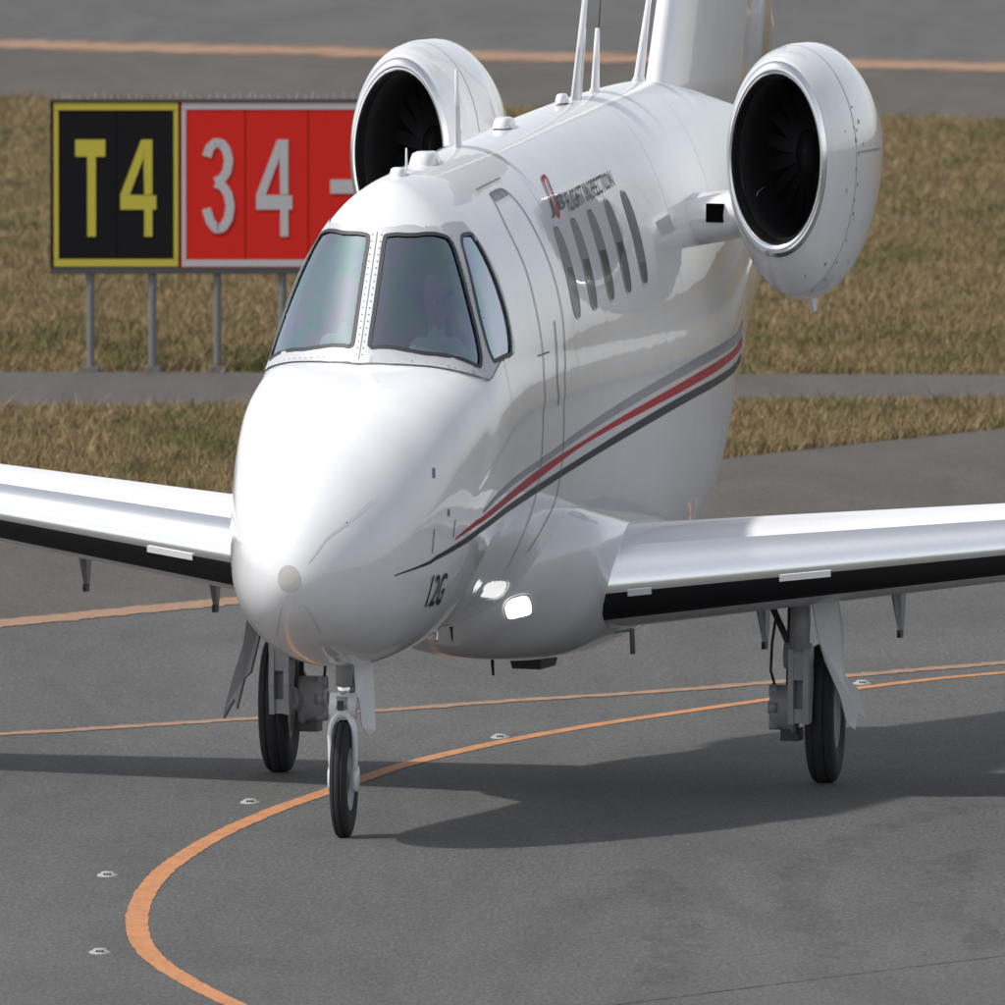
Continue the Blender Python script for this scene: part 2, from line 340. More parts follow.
# belly fairing that carries the wings
G_ = [4.25, 4.35, 4.6, 5.0, 5.4, 6.0, 7.0, 8.0, 9.0, 9.8, 10.2, 10.3]
g_w = curve(G_, [.02, .22, .50, .82, 1.02, 1.05, 1.0, .90, .74, .50, .28, .05])
g_t = curve(G_, [1.62, 1.80, 2.05, 2.22, 2.28, 2.22, 2.08, 2.0, 1.9, 1.8, 1.7, 1.62])
g_b = curve(G_, [1.47, 1.38, 1.22, 1.10, 1.04, 1.0, .97, .97, 1.04, 1.22, 1.4, 1.5])
def fair_c(s): return 1.50 + .40 * np.clip((np.asarray(s, float) - 4.25) / .9, 0, 1) ** .6 - .3 * np.clip((np.asarray(s, float) - 8.5) / 1.8, 0, 1)
def fair_r(s, phi):
    sn, cs = np.sin(phi), np.cos(phi)
    return _oval(sn, cs, g_w(s), g_t(s) - fair_c(s), fair_c(s) - g_b(s), np.where(cs > 0, 2.4, 1.7 + 1.1 * np.clip((np.asarray(s, float) - 4.9) / .9, 0, 1)))

# ================================================================ ground, pavements, markings
def sheet(name, pts, z, material, kind='structure'):
    """flat sheet between two edge lines given at the same x values: [(x, y_near, y_far)]"""
    v = []; f = []
    for x, a, b in pts: v += [(x, a, z), (x, b, z)]
    for i in range(len(pts) - 1): f.append((2 * i, 2 * i + 2, 2 * i + 3, 2 * i + 1))
    return tagged(mk(name, v, f, material, None, False), kind=kind)

GE = ([-260, -8, 4.96, 5.6, 260], [171.5, 172.8, 196.5, 197.6, 198.4])     # turf edge of the shoulder
EL = ([-260, -8, 6, 260], [160.0, 161.7, 182.8, 186.0])                     # taxiway edge
XS = sorted(set(GE[0] + EL[0]))
ge = lambda x: float(np.interp(x, *GE)); el = lambda x: float(np.interp(x, *EL))
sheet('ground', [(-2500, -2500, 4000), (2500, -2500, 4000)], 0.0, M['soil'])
sheet('taxiway', [(x, -220, el(x)) for x in XS], .004, M['asphalt'])
sheet('taxiway_shoulder', [(x, el(x), ge(x)) for x in XS], .004, M['shoulder'])
pb = lambda x: 206.55 - .055 * max(min(x, 12), -12)
sheet('service_path', [(x, (200.35 + .16 * max(min(x, 8), -8)), pb(x)) for x in (-300, -8, 0, 8, 300)], .004, M['path'])
sheet('runway_shoulder', [(-300, 276.5, 297.5), (-8, 279.1, 297.9), (8, 269.8, 288.0), (300, 266, 284.0)], .004, M['shoulder'])
sheet('runway', [(-300, 297.5, 380), (-8, 297.9, 380), (8, 288.0, 380), (300, 284.0, 380)], .004, M['runway'])

def line_mesh(name, path, width, z, material, step=.12, jag=.0):
    """painted line along a smooth path, edges a little uneven"""
    p = np.array(path, float); d = np.r_[0, np.cumsum(np.hypot(*np.diff(p, axis=0).T))]
    n = max(int(d[-1] / step), 2); q = np.linspace(0, d[-1], n + 1)
    def cr(y):          # Catmull-Rom by arc length
        m = np.gradient(y, d); i = np.clip(np.searchsorted(d, q) - 1, 0, len(d) - 2); h = d[i + 1] - d[i]; t = (q - d[i]) / h
        return (1 + 2 * t) * (1 - t) ** 2 * y[i] + t * (1 - t) ** 2 * h * m[i] + t * t * (3 - 2 * t) * y[i + 1] + t * t * (t - 1) * h * m[i + 1]
    x, y = cr(p[:, 0]), cr(p[:, 1]); tx, ty = np.gradient(x), np.gradient(y); L = np.hypot(tx, ty); nx, ny = -ty / L, tx / L
    ja, jb = RNG.normal(0, jag, n + 1), RNG.normal(0, jag, n + 1)
    a = np.c_[x + nx * (width / 2 + ja), y + ny * (width / 2 + ja), np.full(n + 1, z)]; b = np.c_[x - nx * (width / 2 + jb), y - ny * (width / 2 + jb), np.full(n + 1, z)]
    v = np.empty((2 * n + 2, 3)); v[0::2] = a; v[1::2] = b
    return tagged(mk(name, v, [(2 * i, 2 * i + 1, 2 * i + 3, 2 * i + 2) for i in range(n)], material, None, False), kind='structure')

lead = [(6.2, 163.9), (4.08, 161.3), (3.53, 160.6), (2.87, 159.5), (2.13, 158.19), (1.48, 156.9), (0.76, 155.4), (0.14, 153.89), (-0.4, 152.29), (-0.78, 150.93), (-1.04, 149.7), (-1.32, 148.29),
        (-1.61, 146.9), (-1.85, 145.5), (-2.08, 143.93), (-2.27, 142.26), (-2.41, 140.62), (-2.49, 138.93), (-2.515, 137.46), (-2.5, 136.02), (-2.44, 134.6), (-2.33, 133.3), (-2.17, 132.1), (-1.96, 130.84), (-1.71, 129.53), (-1.45, 128.4), (-.6, 125.5), (1.0, 121)]
line_mesh('lead_in_line', lead, .155, .008, M['orange'], .10, .0035)
line_mesh('taxiway_centre_line', [(-60, 118), (-30, 137), (-12, 148.5), (-6, 152.6), (-3.9, 154.32), (-3.06, 155.02), (-2.17, 155.84), (-0.81, 157.07), (-0.02, 157.91), (1.1, 158.94), (2.15, 160.09), (2.89, 161.0), (4.09, 162.45), (6.2, 165.0)], .24, .009, M['faded'], .08, .02)
line_mesh('taxiway_edge_line', [(x, el(x) + .0) for x in (-60, -20, -8)] + [(-4.24, 167.26), (-2.38, 170.06), (2, 176.7), (6, 182.6)], .55, .010, M['faded'], .08, .025)
line_mesh('runway_edge_line', [(-40, 301), (-20, 300.5), (-7.5, 298.1), (-3, 295.4), (0, 293.6), (3, 291.7), (7.3, 289.2), (20, 284), (40, 280)], 3.0, .012, M['faded'], .07, .55)
line_mesh('pavement_joint', [(-1, 127.2), (1.0, 130.1), (2.2, 131.9), (3.6, 133.9), (6, 137)], .018, .008, M['tarmac_line'], .1, .004)

for pth in ([(3.62, 147.0), (3.08, 145.9), (2.63, 144.2), (2.27, 141.8), (2.08, 139.2), (2.12, 136.2), (2.34, 133.3)], [(3.5, 142.9), (3.28, 141.8), (3.1, 139.7), (3.1, 137.0), (3.36, 134.1)], [(.97, 141.0), (1.17, 137.9), (1.19, 134.9), (1.03, 131.3)]):
    line_mesh('tyre_scuff', pth, .34, .0065, M['mark'], .15, .05)
# turf: single blades in loose tufts
def turf(name, boxes, edge_far=None):
    P = []
    for x0, x1, fa, fb, dens in boxes:
        area = (x1 - x0) * 30; n = int(dens * area * 1.6)
        x = RNG.uniform(x0, x1, n); u = RNG.uniform(0, 1, n)
        ya = np.array([fa(q) for q in x]); yb = np.array([fb(q) for q in x])
        keep = RNG.uniform(0, 30, n) < (yb - ya)
        P.append(np.c_[x, ya + u * (yb - ya)][keep])
    P = np.vstack(P); n = len(P)
    k = 4; P = np.repeat(P, k, 0) + RNG.normal(0, .03, (n * k, 2)); N = len(P)
    h = RNG.gamma(4, .013, N) * np.repeat(RNG.uniform(.5, 1.5, n), k) + .02; a = RNG.uniform(0, math.pi, N); w = RNG.uniform(.004, .013, N)
    lean = RNG.normal(0, .5, (N, 2)) * h[:, None]
    dx = np.c_[np.cos(a), np.sin(a)] * w[:, None]
    V = np.empty((N, 3, 3)); V[:, 0, :2] = P - dx; V[:, 1, :2] = P + dx; V[:, 2, :2] = P + lean; V[:, :2, 2] = -.005; V[:, 2, 2] = h
    me = bpy.data.meshes.new(name); me.vertices.add(3 * N); me.vertices.foreach_set('co', V.ravel())
    me.loops.add(3 * N); me.loops.foreach_set('vertex_index', np.arange(3 * N, dtype=np.int32))
    me.polygons.add(N); me.polygons.foreach_set('loop_start', np.arange(0, 3 * N, 3, dtype=np.int32)); me.polygons.foreach_set('loop_total', np.full(N, 3, dtype=np.int32))
    me.update(); me.validate()
    return tagged(link(name, me, M['blades'], None, False), kind='stuff')
pn = lambda x: 200.35 + .16 * max(min(x, 8), -8)
t1 = turf('verge_grass', [(-13, 13, ge, lambda x: pn(x), 230)])
tagged(t1, 'dry straw coloured grass between the shoulder and the narrow path', 'grass')
t2 = turf('field_grass', [(-13, 13, pb, lambda x: pb(x) + 30, 130), (-13, 13, lambda x: pb(x) + 30, lambda x: float(np.interp(x, [-12, -8, 8, 12], [279.1, 279.1, 269.8, 269.8])), 60)])
tagged(t2, 'mixed green and straw grass field around the airfield sign', 'grass')

# inset taxiway lights
def inset_light(x, y, label):
    r = empty('taxiway_light', (x, y, .004)); tagged(r, label, 'taxiway light', 'inset taxiway lights beside the lead-in line')
    g = Geo(); prof = [(.0, .075), (.006, .072), (.013, .053), (.025, .04), (.027, .0)]
    n = 20; v = []; f = []
    for i, (z, rr) in enumerate(prof):
        for k in range(n): v.append((rr * math.cos(2 * math.pi * k / n), 2.0 * rr * math.sin(2 * math.pi * k / n), z))
    for i in range(len(prof) - 1):
        for k in range(n): f.append((i * n + k, i * n + (k + 1) % n, (i + 1) * n + (k + 1) % n, (i + 1) * n + k))
    g.add(v, f).build('dome', M['fixture'], r, True)
    for k in (-1, 0, 1):
        Geo().box((k * .019, -.092, .016), (.006, .02, .007)).build('lens_slot', M['seal'], r)
    return r
for (x, y), lb in zip([(-1.87, 147.3), (-2.79, 140.44), (-2.71, 133.86), (-0.02, 153.99), (2.89, 160.03)],
    ['small white inset light on the tarmac just left of the nose wheel', 'small white inset light left of the bend in the orange line', 'white inset light nearest the camera at lower left',
     'small white inset light beyond the orange line under the belly', 'tiny white inset light by the pale gear door where the orange lines meet']):
    inset_light(x, y, lb)

# ---------------------------------------------------------------- airfield sign
SX, SY = -4.67, 206.8
sign = empty('airfield_sign', (SX, SY, 0)); tagged(sign, 'low airfield sign, T4 in yellow on black and 34 dash in silver on red', 'sign')
PX = .01037                                     # metres to one unit of the sign drawing
ZT = 2.81
def sp(px, py, dy=0.): return (px * PX, dy, ZT - py * PX)
def panel(x0, x1, material, border):
    g = Geo().box((((x0 + x1) / 2) * PX, .06, ZT - 83 * PX), (((x1 - x0) / 2 - .4) * PX, .06, 83 * PX)); p = g.build('panel', material, sign)
    return p
def flat(name, outline, material, parent, y=-.004, t=.008):
    g = Geo().plate([sp(a, b, y) for a, b in outline], (0, t, 0)); return g.build(name, material, parent)
def stroke(name, path, w, material, parent, y=-.004):
    p = np.array(path, float); t = np.gradient(p, axis=0); t /= np.hypot(*t.T)[:, None]; n = np.c_[-t[:, 1], t[:, 0]]
    a = p + n * w[:, None] / 2 if hasattr(w, '__len__') else p + n * w / 2; b = p - n * (w[:, None] if hasattr(w, '__len__') else w) / 2
    v = []; f = []
    for q, r in zip(a, b): v += [sp(*q, y - .004), sp(*r, y - .004), sp(*q, y + .004), sp(*r, y + .004)]
    for i in range(len(p) - 1):
        o = 4 * i; f += [(o, o + 1, o + 5, o + 4), (o + 2, o + 6, o + 7, o + 3), (o, o + 4, o + 6, o + 2), (o + 1, o + 3, o + 7, o + 5)]
    f += [(0, 2, 3, 1), (len(v) - 4, len(v) - 3, len(v) - 1, len(v) - 2)]
    return mk(name, v, f, material, parent, False)
mods = [(0, 64, 'signblack'), (64, 128, 'signblack'), (128, 193, 'signred'), (193, 256, 'signred'), (256, 320, 'signred')]
P5 = [panel(a, b, M[c], None) for a, b, c in mods]
Geo().box((160 * PX, .131, ZT - 83 * PX), (160 * PX, .01, 83 * PX)).build('backing', M['signblack'], sign)
def four(ox, material, parent):
    flat('legend', [(ox + 0, 93), (ox + 0, 108), (ox + 36, 108), (ox + 36, 94)], material, parent)
    flat('legend', [(ox + 23, 38), (ox + 32, 38), (ox + 32, 93), (ox + 24, 93)], material, parent)
    flat('legend', [(ox + 24, 108), (ox + 32, 108), (ox + 32, 135), (ox + 24, 135)], material, parent)
    flat('legend', [(ox + 0, 93), (ox + 21, 38), (ox + 23, 38), (ox + 23, 57), (ox + 9.5, 93)], material, parent)
flat('legend', [(23, 38), (53, 38), (53, 55), (23, 55)], M['yellow'], P5[0]); flat('legend', [(35, 55), (43.5, 55), (43.5, 135), (35, 135)], M['yellow'], P5[0])
four(68, M['yellow'], P5[1])
for c3, yy in ([(154.5, 55), (157.5, 46), (163, 41), (169.5, 42), (174.5, 49), (176.5, 59), (174.5, 70), (170, 77), (163, 80.5)], -.004), ([(163, 81.5), (170, 84), (175.5, 92), (178, 104), (176, 117), (170.5, 126), (164, 127.5), (158, 120), (154, 107)], -.0065):
    q = np.array(c3, float); tt = np.arange(len(q)); ti = np.linspace(0, len(q) - 1, 40)
    stroke('legend', np.c_[np.interp(ti, tt, q[:, 0]), np.interp(ti, tt, q[:, 1])], 9.0, M['silver'], P5[2], yy)
four(204, M['silver'], P5[3])
flat('legend', [(278, 78), (302, 78), (302, 92), (278, 92)], M['silver'], P5[4])
def border(x0, x1, material, w, parent, a0, a1):
    for nm, o in (('border', [(x0 + a0, 1), (x1 - a1, 1), (x1 - a1, 1 + w * 1.6), (x0 + a0, 1 + w * 1.6)]), ('border', [(x0 + a0, 165 - w * 1.6), (x1 - a1, 165 - w * 1.6), (x1 - a1, 165), (x0 + a0, 165)])):
        flat(nm, o, material, parent, -.003, .006)
    if a0: flat('border', [(x0 + a0, 1.4 + w * 1.6), (x0 + a0 + w, 1.4 + w * 1.6), (x0 + a0 + w, 164.6 - w * 1.6), (x0 + a0, 164.6 - w * 1.6)], material, parent, -.003, .006)
    if a1: flat('border', [(x1 - a1 - w, 1.4 + w * 1.6), (x1 - a1, 1.4 + w * 1.6), (x1 - a1, 164.6 - w * 1.6), (x1 - a1 - w, 164.6 - w * 1.6)], material, parent, -.003, .006)
border(0, 64, M['yellow'], 4.6, P5[0], 1.5, 0); border(64, 128, M['yellow'], 4.6, P5[1], 0, 2)
border(128, 193, M['silver'], 4.2, P5[2], 1.5, 0); border(193, 256, M['silver'], 4.2, P5[3], 0, 0); border(256, 320, M['silver'], 4.2, P5[4], 0, 1.5)
Geo().box((160 * PX, .06, ZT + .014), (162 * PX, .075, .014)).build('top_rail', M['rail'], sign)
Geo().box((160 * PX, .06, ZT - 169.3 * PX), (162 * PX, .075, 3.2 * PX)).build('bottom_rail', M['rail'], sign)
Geo().box((-1.2 * PX, .06, ZT - 83 * PX), (.9 * PX, .07, 83 * PX)).build('side_rail', M['signblack'], sign)
for i, x in enumerate((38, 100, 165, 230, 296)):
    g = Geo().tube([(x * PX, .05, -.05), (x * PX, .05, ZT - 172 * PX)], .042, 12)
    g.box((x * PX, .05, .03), (.08, .08, .03)).build('post', M['post'], sign, False)
for i in range(40):
    x = (4 + i * 8 + random.uniform(-2, 2)) * PX
    Geo().tube([(x, .06, ZT + .028), (x + random.uniform(-.02, .02), .06, ZT + random.uniform(.06, .10))], .004, 5).build('bird_spike', M['silver'], sign)

# ================================================================ business jet
jet = empty('business_jet', (-1.53, 142.4, 0), -math.radians(14.0))
tagged(jet, 'white twin-engine business jet with red and grey cheatline taxiing towards the camera', 'aircraft')
KZ = 1.9

def spt(s, phi, off=0., rf=fuse_r, cf=fuse_c):
    """points on a body surface, lifted by off along the surface normal"""
    s = np.asarray(s, float); phi = np.asarray(phi, float)
    def P(a, b):
        r = rf(a, b); return np.stack([r * np.sin(b), a + 0 * b, cf(a) + r * np.cos(b)], -1)
    p = P(s, phi); e = 2e-3
    n = np.cross(P(s, phi + e) - P(s, phi - e), P(s + e, phi) - P(np.maximum(s - e, 1e-5), phi)); n /= np.linalg.norm(n, axis=-1, keepdims=True) + 1e-12
    out = n * np.sign((n * (p - np.stack([0 * s, s, cf(s)], -1))).sum(-1, keepdims=True) + 1e-9)
    return p + off * out, out

def inside(pt, poly):
    x, y = pt; c = False; n = len(poly)
    for i in range(n):
        (a, b), (p, q) = poly[i], poly[i - 1]
        if (b > y) != (q > y) and x < (p - a) * (y - b) / (q - b) + a: c = not c
    return c

def smooth_loop(pts, n=6, closed=True):
    p = np.array(pts, float); m = len(p); out = []
    for i in range(m if closed else m - 1):
        a, b, c, d = (p[(i + k) % m] if closed else p[min(max(i + k, 0), m - 1)] for k in (-1, 0, 1, 2))
        for t in np.linspace(0, 1, n, endpoint=False):
            out.append(.5 * ((2 * b) + (c - a) * t + (2 * a - 5 * b + 4 * c - d) * t * t + (3 * b - a - 3 * c + d) * t ** 3))
    if not closed: out.append(p[-1])
    return [tuple(q) for q in out]

def patch(name, outline, material, parent, off=.004, holes=(), res=.05, rf=fuse_r, cf=fuse_c, thick=0.):
    """panel cut to an outline and bent over the body"""
    loops = [outline] + list(holes); V = []; E = []
    for L in loops:
        # densify
        q = []
        for i in range(len(L)):
            a, b = np.array(L[i]), np.array(L[(i + 1) % len(L)]); k = max(1, int(np.hypot(*(b - a)) / res)); q += [tuple(a + (b - a) * j / k) for j in range(k)]
        n0 = len(V); V += q; E += [(n0 + i, n0 + (i + 1) % len(q)) for i in range(len(q))]
    o = np.array(outline); 
    for x in np.arange(o[:, 0].min() + res / 2, o[:, 0].max(), res):
        for y in np.arange(o[:, 1].min() + res / 2, o[:, 1].max(), res):
            if inside((x, y), outline) and not any(inside((x, y), h) for h in holes): V.append((x, y))
    r = delaunay_2d_cdt([Vector(p) for p in V], E, [], 0, 1e-6)
    P = np.array([tuple(v) for v in r[0]]); T = []
    for t in r[2]:
        c = tuple(P[list(t)].mean(0))
        if inside(c, outline) and not any(inside(c, h) for h in holes): T.append(list(t))
    p3, _ = spt(P[:, 0], P[:, 1], off, rf, cf)
    # outward winding
    F = []
    for t in T:
        a, b, c = p3[t]; nn = np.cross(b - a, c - a); m = p3[t].mean(0)
        ref = m - np.array([0, m[1], float(cf(m[1]))]); F.append(t if nn @ ref > 0 else t[::-1])
    return mk(name, p3, F, material, parent, True, True)

def ribbon(name, path, width, material, parent, off=.005, closed=False, rf=fuse_r, cf=fuse_c):
    """thin strip that follows a path over the body"""
    P = np.array(path, float); p, n = spt(P[:, 0], P[:, 1], off, rf, cf)
    t = (np.roll(p, -1, 0) - np.roll(p, 1, 0)) if closed else np.gradient(p, axis=0)
    t /= np.linalg.norm(t, axis=1, keepdims=True) + 1e-12; b = np.cross(n, t)
    a1, _ = p + b * width / 2, 0; a2 = p - b * width / 2
    m = len(p); v = np.vstack([a1, a2]); k = m if closed else m - 1
    f = [(i, m + i, m + (i + 1) % m, (i + 1) % m) for i in range(k)]
    return mk(name, v, f, material, parent, True, True)

def densify(L, res):
    q = []
    for i in range(len(L)):
        a, b = np.array(L[i]), np.array(L[(i + 1) % len(L)]); k = max(1, int(np.hypot(*(b - a)) / res)); q += [tuple(a + (b - a) * t / k) for t in range(k)]
    return q
def inset(L, k):
    c = np.mean(L, 0); return [tuple(c + (np.array(p) - c) * k) for p in L]
mir = lambda L: [(s, -p) for s, p in L]
PANE_S = smooth_loop(PANE, 3); SIDE_S = smooth_loop(SIDE, 3)
panes = [PANE_S, mir(PANE_S), SIDE_S, mir(SIDE_S)]

# fuselage skin (open behind the cockpit glazing)
st = np.r_[np.geomspace(.0004, .3, 34), np.arange(.325, 4.2, .025), np.arange(4.25, 15.8, .075), 15.8]
NP = 240; ph = np.linspace(-math.pi, math.pi, NP, endpoint=False)
SS, PP = np.meshgrid(st, ph, indexing='ij'); grid, _ = spt(SS, PP, 0.)
def open_faces(smin, smax, s_arr, p_arr):
    bad = set()
    for i, s in enumerate(s_arr):
        if not smin < s < smax: continue
        for j, p in enumerate(p_arr):
            if abs(p) < 1.15 and any(inside((s, p), q) for q in panes): bad.add((i, j))
    return bad
bad = open_faces(1.9, 3.6, st, ph)
V = grid.reshape(-1, 3).tolist(); Fc = []
for i in range(len(st) - 1):
    for j in range(NP):
        k = (j + 1) % NP
        if bad and any(q in bad for q in ((i, j), (i, k), (i + 1, j), (i + 1, k))): continue
        Fc.append((i * NP + j, i * NP + k, (i + 1) * NP + k, (i + 1) * NP + j))
V.append((0, 0, 1.97)); Fc += [(len(V) - 1, (j + 1) % NP, j) for j in range(NP)]
Fc.append([(len(st) - 1) * NP + j for j in range(NP)])
fus = mk('fuselage', V, Fc, M['white'], jet, True, True)

# cockpit inside: dark lining, coaming, bulkhead, two seats
si = np.arange(1.95, 3.75, .05); pi_ = np.linspace(-1.7, 1.7, 90)
b2 = open_faces(1.9, 3.7, si, pi_); G2, _ = spt(*np.meshgrid(si, pi_, indexing='ij'), -.05); n2 = len(pi_)
F2 = [(i * n2 + j, i * n2 + j + 1, (i + 1) * n2 + j + 1, (i + 1) * n2 + j) for i in range(len(si) - 1) for j in range(n2 - 1)
      if not any(q in b2 for q in ((i, j), (i, j + 1), (i + 1, j), (i + 1, j + 1)))]
mk('cockpit_lining', G2.reshape(-1, 3), F2, M['cabin'], jet, True, True)
bk, _ = spt(np.full(60, 3.72), np.linspace(-math.pi, math.pi, 60, endpoint=False), -.04)
mk('cockpit_bulkhead', bk, [list(range(60))], M['cabin'], jet, False, True)
Geo().box((0, 2.45, 3.18), (.62, .22, .10)).build('instrument_coaming', M['seal'], jet, False, True)
for sx in (-1, 1):
    g = Geo().box((sx * .32, 3.25, 3.2), (.19, .07, .45)); s_ = g.build('cockpit_seat', M['cabin'], jet, False, True)
    Geo().box((sx * .32, 3.27, 3.84), (.12, .05, .15)).build('headrest', M['gear'], s_, False, True)

# glazing and its frame
fr = FRAME[:]; half = [(s, max(p, 0.0)) for s, p in fr]
outline = [(s, p) for s, p in half] + [(s, -p) for s, p in half[::-1][1:-1]]
wf = patch('windscreen_frame', outline, M['frame'], jet, .009, panes, .045)
low = smooth_loop(FRAME[9:-1], 5, False); ribbon('frame_gap', low + [(FRAME[-1][0], 0.0)] + mir(low)[::-1], .010, M['seam'], wf, .012)
for nm, L in zip(('windscreen_pane', 'windscreen_pane', 'side_window', 'side_window'), panes):
    o = patch(nm, L, M['shield'], jet, .001, (), .05)
    ribbon('window_seal', L, .030, M['seal'], o, .014, True)
for (s0, p0), (s1, p1) in [((2.02, 0), (2.57, 0))]:
    ribbon('post_gap', [(s0 + (s1 - s0) * t, 0) for t in np.linspace(0, 1, 20)], .008, M['grey'], wf, .012)
# rivets along the frame
def rivet_row(path, step, parent, off=.011):
    P = np.array(path, float); p3, _ = spt(P[:, 0], P[:, 1], off); d = np.r_[0, np.cumsum(np.linalg.norm(np.diff(p3, axis=0), axis=1))]
    q = np.arange(step / 2, d[-1], step); s = np.interp(q, d, P[:, 0]); f = np.interp(q, d, P[:, 1]); c, n = spt(s, f, off)
    g = Geo()
    for a, nn in zip(c, n):
        z = Vector(nn); u = z.cross(Vector((0, 1, .3))).normalized(); w = z.cross(u)
        g.add([Vector(a) + (u * math.cos(k) + w * math.sin(k)) * .007 for k in np.arange(6) * math.pi / 3], [tuple(range(6))])
    o = g.build('rivet_row', M['seam'], parent, False, True); o['kind'] = 'stuff'; return o
for sg in (-1, 1):
    rivet_row([(2.03 + .55 * t, sg * .022) for t in np.linspace(0, 1, 20)], .055, wf)
    rivet_row([(s - .02 if s > 2.2 else s + .03, sg * (p - .03)) for s, p in FRAME[13:18]], .055, wf)
    rivet_row([(s, sg * p) for s, p in [(2.74, .72), (2.71, .52), (2.76, .40), (2.83, .315)]], .055, wf)

# cabin windows, five a side
for side in (1, -1):
    for (s0, p0), (s1, p1) in WIN:
        L = []; hw = .115
        for a in np.linspace(0, 2 * math.pi, 40, endpoint=False):
            u, v = math.cos(a), math.sin(a); e = .62
            u = math.copysign(abs(u) ** e, u); v = math.copysign(abs(v) ** e, v)
            t = .5 + .5 * v; L.append((s0 + (s1 - s0) * t + hw * u, side * (p0 + (p1 - p0) * t)))
        o = patch('cabin_window', L, M['pane'], jet, .003, (), .05)
        ribbon('window_rim', L, .014, M['frame'], o, .005, True)
        cut = p0 + (p1 - p0) * (.40 if s0 < 7.2 else .72); refl = [(a, side * min(abs(b), cut)) for a, b in inset(L, .96)]
        refl = [q for i, q in enumerate(refl) if i == 0 or math.hypot(q[0] - refl[i - 1][0], q[1] - refl[i - 1][1]) > 1e-4]
        patch('pale_reflection', refl, M['pane_reflection'], o, .006, (), .05)  # pale reflection on the upper pane, painted as a patch of colour

# cheatline, lettering, small marks
def band(name, pair, material, side=1):
    n = 110; E = [np.array(x) for x in pair]; pp = np.linspace(.6, 2.9, 500)
    sg_ = np.linspace(max(E[0][0, 0], E[1][0, 0]), 11.5, n)
    def f(q):          # the band edge as a height over the length, then found on the skin
        z = f_c(q[:, 0]) + fuse_r(q[:, 0], q[:, 1]) * np.cos(q[:, 1]); xs_ = np.r_[q[:, 0], 11.6]; zs = curve(xs_ - xs_[0] + .3, np.r_[z, z[-2] + (z[-2] - z[-3]) / (q[-2, 0] - q[-3, 0]) * (11.6 - q[-2, 0])])(sg_ - xs_[0] + .3)
        zs[6:-6] = np.convolve(zs, np.ones(13) / 13, 'valid'); Z_ = f_c(sg_)[:, None] + fuse_r(sg_[:, None], pp[None, :]) * np.cos(pp)
        ph_ = np.array([np.interp(-zt, -zr, pp) for zt, zr in zip(zs, Z_)]); return np.c_[sg_, ph_]
    a, b = f(E[0]), f(E[1]); rows = [a + (b - a) * t for t in (0, .5, 1)]
    p = np.vstack([spt(r[:, 0], side * r[:, 1], .003)[0] for r in rows])
    F = [(k * n + i, k * n + i + 1, (k + 1) * n + i + 1, (k + 1) * n + i) for k in (0, 1) for i in range(n - 1)]
    return mk(name, p, F, material, fus, True, True)
for sd in (1, -1):
    band('red_stripe', RED, M['red'], sd); band('grey_stripe', GREY, M['grey'], sd); band('charcoal_stripe', DARK, M['dark'], sd)
for L in (DOORA, DOORB): ribbon('door_gap', smooth_loop(L, 6, False), .016, M['seam'], fus, .005)
ribbon('door_handle', smooth_loop(HANDLE, 4, False), .022, M['seam'], fus, .006)
patch('roof_panel', TOPPANEL, M['grey'], fus, .003, (), .05)
for i, L in enumerate(MARKS):
    ribbon('service_mark', [tuple(np.array(L[0]) + (np.array(L[1]) - np.array(L[0])) * t) for t in np.linspace(0, 1, 6)], .03 if i in (2, 3) else .012, M['seam'], fus, .005)
for s0, a0, a1 in ((2.95, .98, 2.5), (5.15, .05, 2.6), (8.7, .05, 1.6), (10.3, .05, 2.4)):
    for sd in (1, -1): ribbon('skin_joint', [(s0, sd * p) for p in np.linspace(a0, a1, 40)], .005, M['faint'], fus, .003)
for L in HOOD[1:]: ribbon('nose_gap', smooth_loop(L, 5, False), .008, M['faint'], fus, .004)
# radome cap
c, _ = spt(np.full(40, .0105), np.linspace(0, 2 * math.pi, 40, endpoint=False), .003)
cc = np.array([0, .0, 1.97]); v = [(0, -.002, 1.97)]
for k in (.34, .67, 1.0):
    for a in np.linspace(0, 2 * math.pi, 40, endpoint=False):
        ss = .0125 * k * k; q, _ = spt(np.array([ss]), np.array([a]), .003); v.append(tuple(q[0]))
f = [(0, 1 + j, 1 + (j + 1) % 40) for j in range(40)] + [(1 + r * 40 + j, 1 + (r + 1) * 40 + j, 1 + (r + 1) * 40 + (j + 1) % 40, 1 + r * 40 + (j + 1) % 40) for r in (0, 1) for j in range(40)]
mk('radome_cap', v, f, M['dot'], fus, True, True)

def wrap_text(name, text, quad, material, parent, shear=0., bold=0.):
    cu = bpy.data.curves.new('text', 'FONT'); cu.body = text; cu.offset = bold; cu.shear = shear; cu.resolution_u = 2
    ob = bpy.data.objects.new('text', cu); COL.objects.link(ob); bpy.context.view_layer.update()
    dg = bpy.context.evaluated_depsgraph_get(); me = ob.evaluated_get(dg).to_mesh()
    P = np.array([v.co[:2] for v in me.vertices]); Fs = [list(p.vertices) for p in me.polygons]
    ob.evaluated_get(dg).to_mesh_clear(); bpy.data.objects.remove(ob); bpy.data.curves.remove(cu)
    P -= P.min(0); P /= P.max(0); tl, tr, br, bl = (np.array(q) for q in quad)
    u, w = P[:, :1], P[:, 1:]
    sp_ = (bl * (1 - u) + br * u) * (1 - w) + (tl * (1 - u) + tr * u) * w
    p3, _ = spt(sp_[:, 0], sp_[:, 1], .010)
    return mk(name, p3, Fs, material, parent, False, True)
wrap_text('lettering', 'FLIGHT INSPECTION', FLIGHT, M['black'], fus, 0, .010)
wrap_text('lettering', 'J B', JB, M['black'], fus, 0, .015)
ribbon('emblem', smooth_loop(LOOP[:-1], 4), .030, M['red'], fus, .008, True)
wrap_text('lettering', '12G', REG, M['black'], fus, .3, .01)

